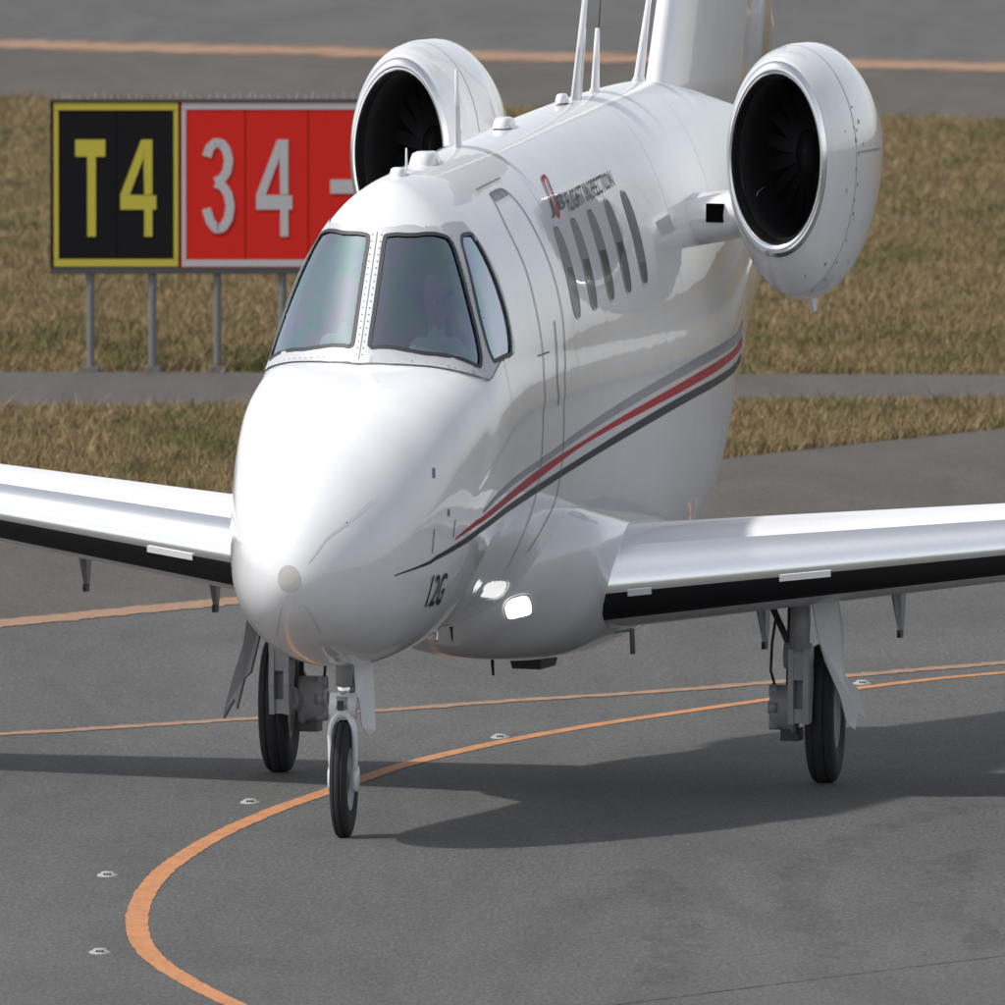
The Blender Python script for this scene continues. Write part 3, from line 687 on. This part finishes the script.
# belly fairing with its lit landing lamp
fs = np.r_[4.25 + np.geomspace(.002, .4, 14), np.arange(4.7, 10.28, .08), 10.3]; fp = np.linspace(-math.pi, math.pi, 96, endpoint=False)
g3, _ = spt(*np.meshgrid(fs, fp, indexing='ij'), 0., fair_r, fair_c); n3 = 96
F3 = [(i * n3 + j, i * n3 + (j + 1) % n3, (i + 1) * n3 + (j + 1) % n3, (i + 1) * n3 + j) for i in range(len(fs) - 1) for j in range(n3)]
F3 += [tuple(range(n3))[::-1], tuple(range((len(fs) - 1) * n3, len(fs) * n3))]
fair = mk('wing_root_fairing', g3.reshape(-1, 3), F3, M['white'], jet, True, True)
lc = np.mean(LAMP, 0); lamp_rim = smooth_loop([tuple(lc + (np.array(q) - lc) * k) for q, k in zip(LAMP, (1, .96, 1.04, .98, 1, .96, 1.04, .96))], 5)
patch('landing_light', lamp_rim, M['lamp'], fair, .006, (), .03, fair_r, fair_c)
ribbon('landing_light_bezel', lamp_rim, .012, M['frame'], fair, .008, True, fair_r, fair_c)

# wings
def airfoil(n=34, t=.145):
    x = .5 * (1 - np.cos(np.linspace(0, math.pi, n))); y = 5 * t * (.2969 * np.sqrt(x) - .126 * x - .3516 * x ** 2 + .2843 * x ** 3 - .1036 * x ** 4); cm = .018 * 4 * x * (1 - x)
    return x, cm + y, cm - y
ax, au, al = airfoil()
ring_x = np.r_[ax[::-1], ax[1:]]; ring_z = np.r_[au[::-1], al[1:]]; NR = len(ring_x); LEi = len(ax) - 1
def wing_sec(l, sg):
    le = 5.50 + .215 * (l - .9) + .55 * math.exp(-(l - .9) / .35) * 0; ch = float(np.interp(l, [.7, 7.7], [2.85, 1.15])); z0 = 1.48 + .118 * l
    inc = math.radians(1.5); 
    return [(sg * l, le + ch * x * math.cos(inc), z0 + KZ * ch * (z - (x - .1) * math.sin(inc))) for x, z in zip(ring_x, ring_z)]
def make_wing(sg):
    ls = np.r_[.90, 1.0, 1.4, np.arange(2, 7.6, .5), 7.6, 7.68, 7.72]; V = []
    for l in ls:
        sec = np.array(wing_sec(l, sg))
        if l > 7.6:
            k = 1 - ((l - 7.6) / .13) ** 2; c = sec.mean(0); sec[:, 2] = c[2] + (sec[:, 2] - c[2]) * max(k, .05)
        V += sec.tolist()
    xs = ring_x; skin, le, dk = [], [], []
    for i in range(len(ls) - 1):
        for j in range(NR - 1):
            q = (i * NR + j, i * NR + j + 1, (i + 1) * NR + j + 1, (i + 1) * NR + j); q = q if sg > 0 else q[::-1]
            up = j < LEi; xm = (xs[j] + xs[j + 1]) / 2
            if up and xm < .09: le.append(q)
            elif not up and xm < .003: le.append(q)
            elif not up and xm < .085: dk.append(q)
            else: skin.append(q)
    a = (len(ls) - 1) * NR; skin.append(tuple(range(a, a + NR))); skin.append(tuple(range(NR))[::-1])
    w = mk('wing', V, skin, M['under'], jet, True, True)
    w['label'] = 'left wing with polished leading edge' if sg > 0 else 'right wing with polished leading edge'
    def sub(name, F, m):
        used = sorted({k for q in F for k in q}); ix = {k: i for i, k in enumerate(used)}
        return mk(name, [V[k] for k in used], [[ix[k] for k in q] for q in F], m, w, True, True)
    sub('leading_edge', le, M['metal']); sub('dark_reflection', dk, M['le_reflection'])  # black strip: dark reflection below the leading edge, put into the colour
    # stall strips on the black reflection strip
    for l0, l1 in ((1.15, 1.32), (2.25, 2.62)):
        p = []
        for l in (l0, l1):
            c = np.array(wing_sec(l, sg)[LEi + 1]); p.append(c)
        d = (p[1] - p[0]); mid = (p[0] + p[1]) / 2
        Geo().plate([p[0] + [0, -.012, .012], p[1] + [0, -.012, .012], p[1] + [0, -.006, -.035], p[0] + [0, -.006, -.035]], (0, .02, 0)).build('stall_strip', M['white'], w, False, True)
    # spoiler gap on top
    for l0, l1, xx in ((2.1, 5.2, .62),):
        path = []
        for l in np.linspace(l0, l1, 20):
            sec = np.array(wing_sec(l, sg)); j = int(np.argmin(np.abs(ring_x[:LEi] - xx))); path.append(sec[j] + [0, 0, .006])
        path = np.array(path); v = np.vstack([path + [0, -.012, 0], path + [0, .012, 0]])
        mk('spoiler_gap', v, [(i, i + 1, 21 + i, 20 + i) for i in range(19)], M['seam'], w, False, True)
    # flap hinge fairings
    for l in (1.62, 2.66, 3.68):
        zt = 1.48 + .118 * l - .02 + (.02 * l if False else 0); s0 = 7.55 + .02 * l
        g = Geo(); top, bot = zt - .05, zt - .60 - .0 * l
        sec = [(-.055, .055, s0 + .10, s0 + .40, top), (-.046, .046, s0 + .16, s0 + .42, top - .18), (-.024, .024, s0 + .26, s0 + .46, top - .42), (-.012, .012, s0 + .34, s0 + .46, bot)]
        v = []
        for a, b, c, d, z in sec: v += [(sg * l + a, c + .06, z), (sg * l + 0, c, z), (sg * l + b, c + .06, z), (sg * l + b, d, z), (sg * l + a, d, z)]
        f = []
        for i in range(len(sec) - 1):
            for k in range(5): f.append((i * 5 + k, i * 5 + (k + 1) % 5, (i + 1) * 5 + (k + 1) % 5, (i + 1) * 5 + k))
        f += [(4, 3, 2, 1, 0), tuple(range(len(v) - 5, len(v)))]
        h = g.add(v, f).build('flap_hinge_fairing', M['gear'], w, False, True)
        Geo().box((sg * l, s0 + .40, bot - .012), (.014, .05, .03)).build('hinge_tip', M['seal'], h, False, True)
    return w
wings = {1: make_wing(1), -1: make_wing(-1)}

# engines
def lathe_s(c, prof, n=72):
    """revolve (s, r, stretch up, stretch down) about the fore-aft axis through c"""
    v = []; f = []; m = len(prof)
    for k in range(n):
        a = 2 * math.pi * k / n; sn, cs = math.sin(a), math.cos(a)
        for s, r, ku, kd in prof: 
            kk = ku if cs > 0 else kd
            v.append((c[0] + r * sn, s, c[1] + kk * r * cs))
    for k in range(n):
        k2 = (k + 1) % n
        for j in range(m - 1): f.append((k * m + j, k * m + j + 1, k2 * m + j + 1, k2 * m + j))
    return v, f
def make_engine(sg):
    C = (sg * 1.47, 4.62 + .02 * sg * 1.47)
    lip = [(9.16, .322), (9.08, .324), (9.01, .331), (8.965, .343), (8.95, .357), (8.955, .370), (8.97, .380), (8.985, .387), (9.0, .3915)]
    cowl = [(9.001, .392), (9.04, .403), (9.09, .414), (9.2, .440), (9.4, .475), (9.65, .502), (9.95, .512), (10.25, .500), (10.6, .452), (10.95, .378), (11.25, .285), (11.45, .215), (11.46, .20), (11.36, .195)]
    ku = lambda s: float(np.interp(s, [9.05, 9.5, 9.9, 12], [1.9, 1.72, 1.66, 1.7])); kd = lambda s: float(np.interp(s, [9.05, 9.5, 9.9, 11, 12], [1.9, 2.12, 2.17, 2.1, 1.8]))
    def dense(p, k=4):
        q = []; p = np.array(p)
        for i in range(len(p) - 1): q += [tuple(p[i] + (p[i + 1] - p[i]) * t) for t in np.linspace(0, 1, k, endpoint=False)]
        return q + [tuple(p[-1])]
    sm = smooth_loop(cowl, 4, False)
    v, f = lathe_s(C, [(s, r, ku(s), kd(s)) for s, r in sm]); e = mk('engine_nacelle', v, f, M['white'], jet, True, True)
    e['label'] = 'left engine nacelle with polished inlet lip' if sg > 0 else 'right engine nacelle with polished inlet lip'
    v, f = lathe_s(C, [(s, r, 1.9, 1.9) for s, r in smooth_loop(lip, 3, False)]); mk('inlet_lip', v, f, M['metal'], e, True, True)
    v, f = lathe_s(C, [(s, r, 1.9, 1.9) for s, r in [(9.162, .322), (9.3, .318), (9.5, .318), (10.25, .318), (10.27, .0)]], 48); mk('inlet_duct', v, f, M['duct'], e, True, True)
    v, f = lathe_s(C, [(s, r, 1.9, 1.9) for s, r in [(9.90, .0), (9.92, .035), (9.98, .075), (10.06, .098), (10.14, .105)]], 32); mk('spinner', v, f, M['darkmetal'], e, True, True)
    for k in range(18):
        a = 2 * math.pi * k / 18; v = []
        for r, tw, hw in ((.10, .25, .022), (.2, .6, .034), (.314, .95, .042)):
            for q in (-1, 1):
                an = a + q * hw * math.cos(tw) / r; v.append((C[0] + r * math.sin(an), 10.06 + q * hw * math.sin(tw), C[1] + 1.9 * r * math.cos(an)))
        mk('fan_blade', v, [(0, 1, 3, 2), (2, 3, 5, 4)], M['blade'], e, True, True)
    # seam rings, exhaust, drain mast
    for s0 in (9.55, 10.25):
        r0 = float(np.interp(s0, [p[0] for p in sm[:40]], [p[1] for p in sm[:40]])) + .003
        v, f = lathe_s(C, [(s0, r0, ku(s0), kd(s0)), (s0 + .012, r0, ku(s0), kd(s0))], 96); mk('cowl_gap', v, f, M['faint'], e, False, True)
    g = Geo(); R_ = lambda s: float(np.interp(s, [p[0] for p in sm[:36]], [p[1] for p in sm[:36]])) + .002
    def speck(s, a, hs, ha):          # small fastener or scuff on the cowl, a from straight up
        q = []
        for ds, da in ((-hs, -ha), (hs, -ha), (hs, ha), (-hs, ha)):
            an = a + da; kk = ku(s + ds) if math.cos(an) > 0 else kd(s + ds); q.append((C[0] + sg * R_(s + ds) * math.sin(an), s + ds, C[1] + kk * R_(s + ds) * math.cos(an)))
        g.add(q, [(0, 1, 2, 3)])
    for k in range(16): speck(9.60 + .05 * k, 1.52, .008, .012)
    for k in range(9): speck(9.60, 1.1 + .22 * k, .010, .012)
    for k in range(12): speck(random.uniform(9.3, 10.0), random.uniform(1.2, 2.9), random.uniform(.006, .02), random.uniform(.006, .02))
    sc = g.build('fastener_row', M['seam'], e, False, True); sc['kind'] = 'stuff'
    v, f = lathe_s(C, [(11.0, .17, 1.7, 1.7), (11.45, .155, 1.7, 1.7), (11.52, .14, 1.7, 1.7)], 40); mk('exhaust_nozzle', v, f, M['darkmetal'], e, True, True)
    zb = C[1] - 2.17 * .51
    Geo().plate([(C[0], 10.05, zb + .06), (C[0], 10.32, zb + .06), (C[0], 10.28, zb - .10), (C[0], 10.20, zb - .11)], (.03, 0, 0)).build('drain_mast', M['under'], e, False, True)
    # pylon
    v = []; lsx = [.55, .72, .90, 1.06, 1.2]
    for l in lsx:
        t = (l - .55) / .65; le = 9.25 + .15 * t; te = 11.0; zc_ = 4.12 + .10 * t; th = .21 - .03 * t
        prof = [(le, 0), (le + .04, .5), (le + .14, .82), (le + .4, 1.0), (te - .7, .8), (te, .05), (te - .7, -.8), (le + .4, -1.0), (le + .14, -.82), (le + .04, -.5)]
        v += [(sg * l, s, zc_ + th * z) for s, z in prof]
    f = [(i * 10 + k, i * 10 + (k + 1) % 10, (i + 1) * 10 + (k + 1) % 10, (i + 1) * 10 + k) for i in range(4) for k in range(10)]
    py = mk('pylon', v, f, M['white'], e, True, True)
    Geo().box((sg * .91, 9.36, 4.21), (.062, .06, .070)).build('ram_air_inlet', M['void'], e, False, True)
    return e
for sg in (1, -1): make_engine(sg)

# tail
def fin_solid(name, secs, material, parent, axis='z'):
    n = len(secs[0]); v = [p for s in secs for p in s]; f = []
    for i in range(len(secs) - 1):
        for k in range(n): f.append((i * n + k, i * n + (k + 1) % n, (i + 1) * n + (k + 1) % n, (i + 1) * n + k))
    f += [tuple(range(n))[::-1], tuple(range((len(secs) - 1) * n, len(secs) * n))]
    return mk(name, v, f, material, parent, True, True)
def sym(le, te, t, z, a=0., b=1., cut=False):
    xs = np.r_[0, .01, .03, .07, .14, .25, .4, .55, .7] if not cut else np.r_[.7, .8, .9, 1.0]
    yt = 5 * t * (.2969 * np.sqrt(xs) - .126 * xs - .3516 * xs ** 2 + .2843 * xs ** 3 - .1036 * xs ** 4)
    pts = [(y * (te - le), le + x * (te - le), z) for x, y in zip(xs, yt)]; return pts + [(-p[0], p[1], p[2]) for p in pts[::-1] if p[0] > 1e-9]
ZF = [(4.7, 10.85, 15.2), (5.09, 11.07, 15.3), (5.7, 11.42, 15.45), (7.0, 12.2, 15.8), (8.4, 13.0, 16.2)]
fin = fin_solid('vertical_fin', [sym(a, b, .085, z) for z, a, b in ZF], M['white'], jet)
rud = fin_solid('rudder', [[(x - .05 * (y - (a + .71 * (b - a))), y + .03, z) for x, y, z in sym(a, b, .085, z, cut=True)] for z, a, b in ZF[1:]], M['white'], fin)
tp = [[(sg * 0, 0, 0)] for sg in (1,)]
secs = []
for l in (-2.6, -1.3, 0, 1.3, 2.6):
    k = abs(l) / 2.6; le = 13.1 + .9 * k; te = 15.6 + .35 * k; xs = [0, .02, .08, .2, .4, .7, 1.0]
    up = [(l, le + x * (te - le), 8.4 + 1.9 * .05 * (te - le) * math.sqrt(x) * (1.02 - x) * 2) for x in xs]; dn = [(p[0], p[1], 16.8 - p[2]) for p in up[1:-1]][::-1]
    secs.append(up + dn)
fin_solid('tailplane', secs, M['white'], jet)

# antennas and blisters on the crown and belly
def blade(name, l, s, z0, z1, chord, rake, thick=.03, m='white'):
    g = Geo(); v = []
    for t in (-.08, .0, .05, .5, 1.0):
        tt = max(t, 0); c = chord * (1.15 if t < .04 else 1 - .62 * tt); o = rake * tt; z = z0 + (z1 - z0) * t; w = thick * (1.4 if t < .04 else 1 - .45 * tt)
        v += [(l, s + o - c / 2, z), (l + w / 2, s + o - c * .15, z), (l + w * .4, s + o + c * .3, z), (l, s + o + c / 2, z), (l - w * .4, s + o + c * .3, z), (l - w / 2, s + o - c * .15, z)]
    f = [(i * 6 + k, i * 6 + (k + 1) % 6, (i + 1) * 6 + (k + 1) % 6, (i + 1) * 6 + k) for i in range(4) for k in range(6)] + [tuple(range(6))[::-1], tuple(range(24, 30))]
    return g.add(v, f).build(name, M[m], jet, True, True)
blade('blade_antenna', 0, 8.60, 5.04, 5.88, .34, .33, .06)
blade('blade_antenna', 0, 9.22, 5.12, 5.59, .22, .08, .05)
blade('blade_antenna', 0, 10.62, 5.14, 5.75, .28, .34, .06)
blade('blade_antenna', 0, 4.98, 4.86, 5.44, .2, -.06, .04)
blade('blade_antenna', 0, 3.42, 4.72, 4.92, .05, 0, .02)
def blister(s, z, hs, hl, hz, l=0.):
    v = []; f = []; n = 14
    for i, (k, q) in enumerate(((1.12, -.35), (1.1, 0), (1.0, .45), (.88, .82), (.55, 1.0))):
        for j in range(n):
            a = 2 * math.pi * j / n; e = .6; u = math.copysign(abs(math.cos(a)) ** e, math.cos(a)); w = math.copysign(abs(math.sin(a)) ** e, math.sin(a)); v.append((l + hl * k * u, s + hs * k * w, z + hz * q))
    for i in range(4):
        for j in range(n): f.append((i * n + j, i * n + (j + 1) % n, (i + 1) * n + (j + 1) % n, (i + 1) * n + j))
    f.append(tuple(range(4 * n, 5 * n))); return mk('antenna_blister', v, f, M['white'], jet, True, True)
blister(3.18, 4.735, .09, .05, .055); blister(3.98, 4.79, .20, .085, .085); blister(6.38, 4.97, .16, .06, .06); blister(8.18, 5.085, .10, .035, .05); blister(3.95, 4.60, .09, .04, .05, .28)
Geo().tube([(0, 9.24, 5.15), (0, 9.52, 6.3)], .006, 6).build('wire_antenna', M['darkmetal'], jet, True, True)
# belly items
Geo().box((0, 7.30, .93), (.135, .30, .07), None, .8).build('belly_antenna_box', M['darkmetal'], jet, False, True)
blade('belly_antenna', 0, 5.98, 1.10, .88, .10, .06, .03, 'darkmetal'); blade('belly_antenna', .1, 4.75, 1.33, 1.18, .14, .05, .05, 'frame'); blade('belly_antenna', .18, 4.05, 1.37, 1.27, .05, .03, .02, 'darkmetal')
Geo().tube([(.74, 7.35, 1.3), (.74, 7.4, .98)], .02, 8).build('drain_tube', M['gear'], jet, True, True)
for l, s, z in ((.30, 2.05, 1.42), (.42, 2.6, 1.42)):
    Geo().tube([(l * .9, s, z + .06), (l * 1.05, s - .03, z + .02), (l * 1.08, s - .10, z - .03)], .013, 8).build('pitot_probe', M['steel'], jet, True, True)

# ---------------------------------------------------------------- landing gear
def tyre_prof(w, R, rim):
    h = w / 2; return [(-h * .82, rim), (-h * .98, rim + (R - rim) * .25), (-h, rim + (R - rim) * .5), (-h * .93, R - (R - rim) * .25), (-h * .76, R - (R - rim) * .08), (-h * .55, R - .004),
                       (-h * .42, R), (-h * .40, R - .008), (-h * .34, R - .008), (-h * .32, R), (h * .32, R), (h * .34, R - .008), (h * .40, R - .008), (h * .42, R), (h * .55, R - .004), (h * .76, R - (R - rim) * .08), (h * .93, R - (R - rim) * .25), (h, rim + (R - rim) * .5), (h * .98, rim + (R - rim) * .25), (h * .82, rim)]
def hub_prof(w, rim):
    h = w / 2; return [(-h * .8, rim), (-h * .55, rim * .92), (-h * .4, rim * .6), (-h * .5, rim * .34), (-h * .62, rim * .25), (-h * .64, .0)], [(h * .8, rim), (h * .55, rim * .92), (h * .4, rim * .6), (h * .5, rim * .34), (h * .62, rim * .25), (h * .64, .0)]
def wheel(parent, c, w, R, rim):
    t = Geo().wheel(c, tyre_prof(w, R, rim), 56, KZ).build('tyre', M['rubber'], parent, True)
    a, b = hub_prof(w, rim); g = Geo().wheel(c, a, 40, KZ); g.wheel(c, b, 40, KZ); g.build('wheel_hub', M['gear'], parent, True)
# nose gear
g = Geo().tube([(0, 1.60, 1.5), (0, 1.59, 1.10)], .062, 18)
g.tube([(0, 1.59, 1.02), (0, 1.58, .93)], .075, 18)
ng = g.build('nose_gear', M['gear'], jet, True)
Geo().tube([(0, 1.59, 1.16), (0, 1.58, .98)], .048, 18).build('oleo_piston', M['steel'], ng, True)
wheel(ng, (0, 1.58, .428), .125, .226, .12)
g = Geo()      # fork: an arch over the tyre with an arm on each side
arch = [(math.cos(a), math.sin(a)) for a in np.linspace(0, math.pi, 13)]
path = [(.088, 1.56, .42), (.09, 1.56, .6)] + [(.09 * x, 1.545, .74 + .17 * y) for x, y in arch] + [(-.09, 1.56, .6), (-.088, 1.56, .42)]
for i in range(len(path) - 1):
    a, b = Vector(path[i]), Vector(path[i + 1])
g.tube(path, [.02, .022] + [.024] * 13 + [.022, .02], 10, 1.2)
g.tube([(-.11, 1.58, .43), (-.07, 1.58, .43)], .05, 14, KZ); g.tube([(.07, 1.58, .43), (.11, 1.58, .43)], .05, 14, KZ)
g.box((0, 1.60, .955), (.075, .07, .085)); g.tube([(-.095, 1.57, .96), (.095, 1.57, .96)], .05, 12, KZ)
g.build('fork', M['under'], ng, True)
Geo().box((-.005, 1.50, .965), (.018, .02, .035)).build('torque_link_pin', M['darkmetal'], ng, False)
Geo().plate([(.055, 1.62, 1.42), (.16, 1.74, 1.40), (.175, 1.76, 1.18), (.185, 1.78, .77), (.145, 1.74, .73), (.115, 1.66, .80), (.10, 1.63, 1.0), (.075, 1.62, 1.05)], (.012, -.02, 0)).build('gear_door', M['under'], ng, False)
Geo().tube([(.03, 1.95, 1.4), (.045, 1.63, 1.06)], .022, 10).build('drag_brace', M['gear'], ng, True)

def main_gear(sg, s0, dx):
    L = sg * 2.12 + dx; z_ax = .525
    g = Geo().tube([(L - sg * .10, s0 - .22, 1.5), (L - sg * .09, s0 - .34, 1.0)], [.080, .075], 18, 1.0); g.tube([(L - sg * .20, s0 - .34, .98), (L + sg * .01, s0 - .34, .98)], .065, 16, 1.5)
    m = g.build('main_gear', M['gear'], jet, True)
    g = Geo()            # trailing link: two cheeks with a slot between, running back to the axle
    for o in (.0, .115):
        g.plate([(L - sg * (.02 + o), s0 - .42, 1.03), (L - sg * (.02 + o), s0 - .26, 1.03), (L - sg * (.02 + o), s0 - .24, .80), (L - sg * (.02 + o), s0 - .29, .60), (L - sg * (.02 + o), s0 - .30, .48), (L - sg * (.02 + o), s0 - .42, .47), (L - sg * (.02 + o), s0 - .44, .70)], (.04, 0, 0))
    g.box((L - sg * .078, s0 - .37, .90), (.045, .05, .10)); g.box((L - sg * .078, s0 - .35, .53), (.045, .05, .055)); g.box((L - sg * .078, s0 - .30, .68), (.045, .02, .12))
    g.tube([(L - sg * .14, s0 - .30, .58), (L - sg * .17, s0, .54)], .06, 12, 1.5); g.build('trailing_link', M['gear'], m, False)
    wheel(m, (L + sg * .03, s0, z_ax), .225, .276, .135)
    bx = (-.10, .10) if sg > 0 else (.10, -.10)
    g = Geo().wheel((L - sg * .26, s0 - .10, z_ax + .05), [(bx[0], .0), (bx[0], .075), (bx[0] * .8, .09), (bx[1] * .5, .09), (bx[1] * .6, .105), (bx[1], .105), (bx[1], 0)], 30, KZ)
    for k in range(6):
        a = k * math.pi / 3; c = (L - sg * .33, s0 - .10 - .075 * math.cos(a), z_ax + .05 + .14 * math.sin(a)); g.tube([(c[0] - .035, c[1], c[2]), (c[0] + .035, c[1], c[2])], .025, 10, KZ)
    g.build('brake', M['gear'], m, True)
    Geo().box((L - sg * .22, s0 - .02, .37), (.07, .08, .05)).build('brake_caliper', M['darkmetal'], m, False)
    Geo().tube([(L - sg * .40, s0 - .05, 1.40), (L - sg * .15, s0 - .33, 1.02)], .026, 12).build('side_brace', M['darkmetal'], m, True)
    Geo().tube([(L - sg * .34, s0 - .02, 1.28), (L - sg * .35, s0 - .12, 1.05), (L - sg * .36, s0 - .12, .85), (L - sg * .33, s0 - .05, .68)], .011, 8).build('brake_hose', M['seal'], m, True)
    Geo().tube([(L - sg * .19, s0 - .20, 1.40), (L - sg * .20, s0 - .22, .75)], .020, 10).build('hydraulic_line', M['darkmetal'], m, True)
    return m
gr = main_gear(1, 7.62, .02); gl = main_gear(-1, 7.70, .07)
# doors hang outboard of the wheels, leaning out
def door(parent, pts, off, m):
    g = Geo().plate(pts, off); return g.build('gear_door', m, parent, False)
door(gr, [(2.135, 7.30, 1.40), (2.30, 7.46, 1.42), (2.35, 7.46, 1.18), (2.35, 7.45, .84), (2.46, 7.47, .72), (2.51, 7.48, .51), (2.455, 7.47, .54), (2.435, 7.46, .42), (2.38, 7.44, .46), (2.335, 7.40, .67), (2.235, 7.34, .93), (2.195, 7.30, 1.10)], (.012, -.02, 0), M['under'])
door(gl, [(-2.23, 7.40, 1.30), (-2.12, 7.45, 1.24), (-2.235, 7.46, .77), (-2.285, 7.46, .73), (-2.345, 7.46, .49), (-2.36, 7.46, .57), (-2.45, 7.47, .42), (-2.44, 7.46, .49), (-2.37, 7.44, .73), (-2.28, 7.42, .99)], (-.012, -.02, 0), M['gear'])

# ---------------------------------------------------------------- crew, seen dimly through the windscreen
def pilot(l, s, label):
    me = bpy.data.meshes.new('person')
    J = {'hip': ((0, 0, 0), .15), 'waist': ((0, -.01, .18), .145), 'chest': ((0, -.03, .40), .165), 'neckb': ((0, -.03, .53), .075), 'neck': ((0, -.04, .575), .06), 'jaw': ((0, -.06, .64), .088), 'head': ((0, -.05, .74), .118), 'crown': ((0, -.03, .82), .08),
         'shl': ((.17, -.02, .47), .075), 'ell': ((.23, -.12, .22), .052), 'wrl': ((.14, -.36, .17), .036), 'hal': ((.11, -.44, .18), .042), 'shr': ((-.17, -.02, .47), .075), 'elr': ((-.23, -.12, .22), .052), 'wrr': ((-.14, -.36, .17), .036), 'har': ((-.11, -.44, .18), .042),
         'kneel': ((.12, -.42, .02), .08), 'kneer': ((-.12, -.42, .02), .08)}
    E = [('hip', 'waist'), ('waist', 'chest'), ('chest', 'neckb'), ('neckb', 'neck'), ('neck', 'jaw'), ('jaw', 'head'), ('head', 'crown'), ('chest', 'shl'), ('shl', 'ell'), ('ell', 'wrl'), ('wrl', 'hal'), ('chest', 'shr'), ('shr', 'elr'), ('elr', 'wrr'), ('wrr', 'har'), ('hip', 'kneel'), ('hip', 'kneer')]
    K_ = list(J); me.from_pydata([J[k][0] for k in K_], [(K_.index(a), K_.index(b)) for a, b in E], []); me.update()
    o = bpy.data.objects.new('person', me); COL.objects.link(o)
    md = o.modifiers.new('skin', 'SKIN'); 
    if not me.skin_vertices: me.attributes
    for k, v in zip(K_, me.skin_vertices[0].data): v.radius = (J[k][1], J[k][1]); v.use_root = (k == 'hip')
    sb = o.modifiers.new('smooth', 'SUBSURF'); sb.levels = 2; sb.render_levels = 2
    bpy.context.view_layer.update(); dg = bpy.context.evaluated_depsgraph_get(); m2 = bpy.data.meshes.new_from_object(o.evaluated_get(dg))
    o.modifiers.clear(); o.data = m2; m2.name = 'person'
    m2.materials.clear(); m2.materials.append(M['shirt']); m2.materials.append(M['skin'])
    for p in m2.polygons: p.use_smooth = True; p.material_index = 1 if (p.center.z > .575 or (p.center.y < -.33 and p.center.z > .1)) else 0
    w = jet.matrix_world if False else Matrix.Translation(jet.location) @ Matrix.Rotation(jet.rotation_euler.z, 4, 'Z')
    o.location = w @ Vector((l, s, 2.62 - LEAN * l)); o.rotation_euler = (0, 0, jet.rotation_euler.z); o.scale = (1, 1, KZ * .93)
    tagged(o, label, 'person', 'flight crew behind the windscreen')
    g = Geo(); n = 12                      # hair cap, nose, headset
    v = [(0, .0, .895)]; fc = []
    for i, a in enumerate((.5, 1.0, 1.45)):
        for k in range(n):
            t = 2 * math.pi * k / n; v.append((.108 * math.sin(a) * math.sin(t), -.03 + .115 * math.sin(a) * math.cos(t) * (1 if math.cos(t) > 0 else .8), .785 + .11 * math.cos(a)))
    fc = [(0, 1 + k, 1 + (k + 1) % n) for k in range(n)] + [(1 + i * n + k, 1 + (i + 1) * n + k, 1 + (i + 1) * n + (k + 1) % n, 1 + i * n + (k + 1) % n) for i in (0, 1) for k in range(n)]
    g.add(v, fc).build('hair', M['hair'], o, True)
    Geo().add([(0, -.148, .765), (.014, -.14, .725), (-.014, -.14, .725), (0, -.172, .728)], [(0, 1, 3), (0, 3, 2), (1, 2, 3)]).build('nose', M['skin'], o, False)
    g = Geo()
    for e in (-1, 1): g.tube([(e * .095, -.04, .75), (e * .125, -.04, .75)], .042, 14)
    g.tube([(.115 * math.cos(a), -.04, .76 + .145 * math.sin(a)) for a in np.linspace(0, math.pi, 13)], .012, 8)
    g.tube([(.115, -.05, .73), (.09, -.14, .69), (.03, -.165, .69)], .007, 6).build('headset', M['headset'], o, True)
    return o
pilot(-.34, 3.02, 'pilot in white shirt and headset behind the windscreen pane nearest the sign')
pilot(.34, 3.02, 'pilot in white shirt and headset behind the windscreen pane beside the side window')
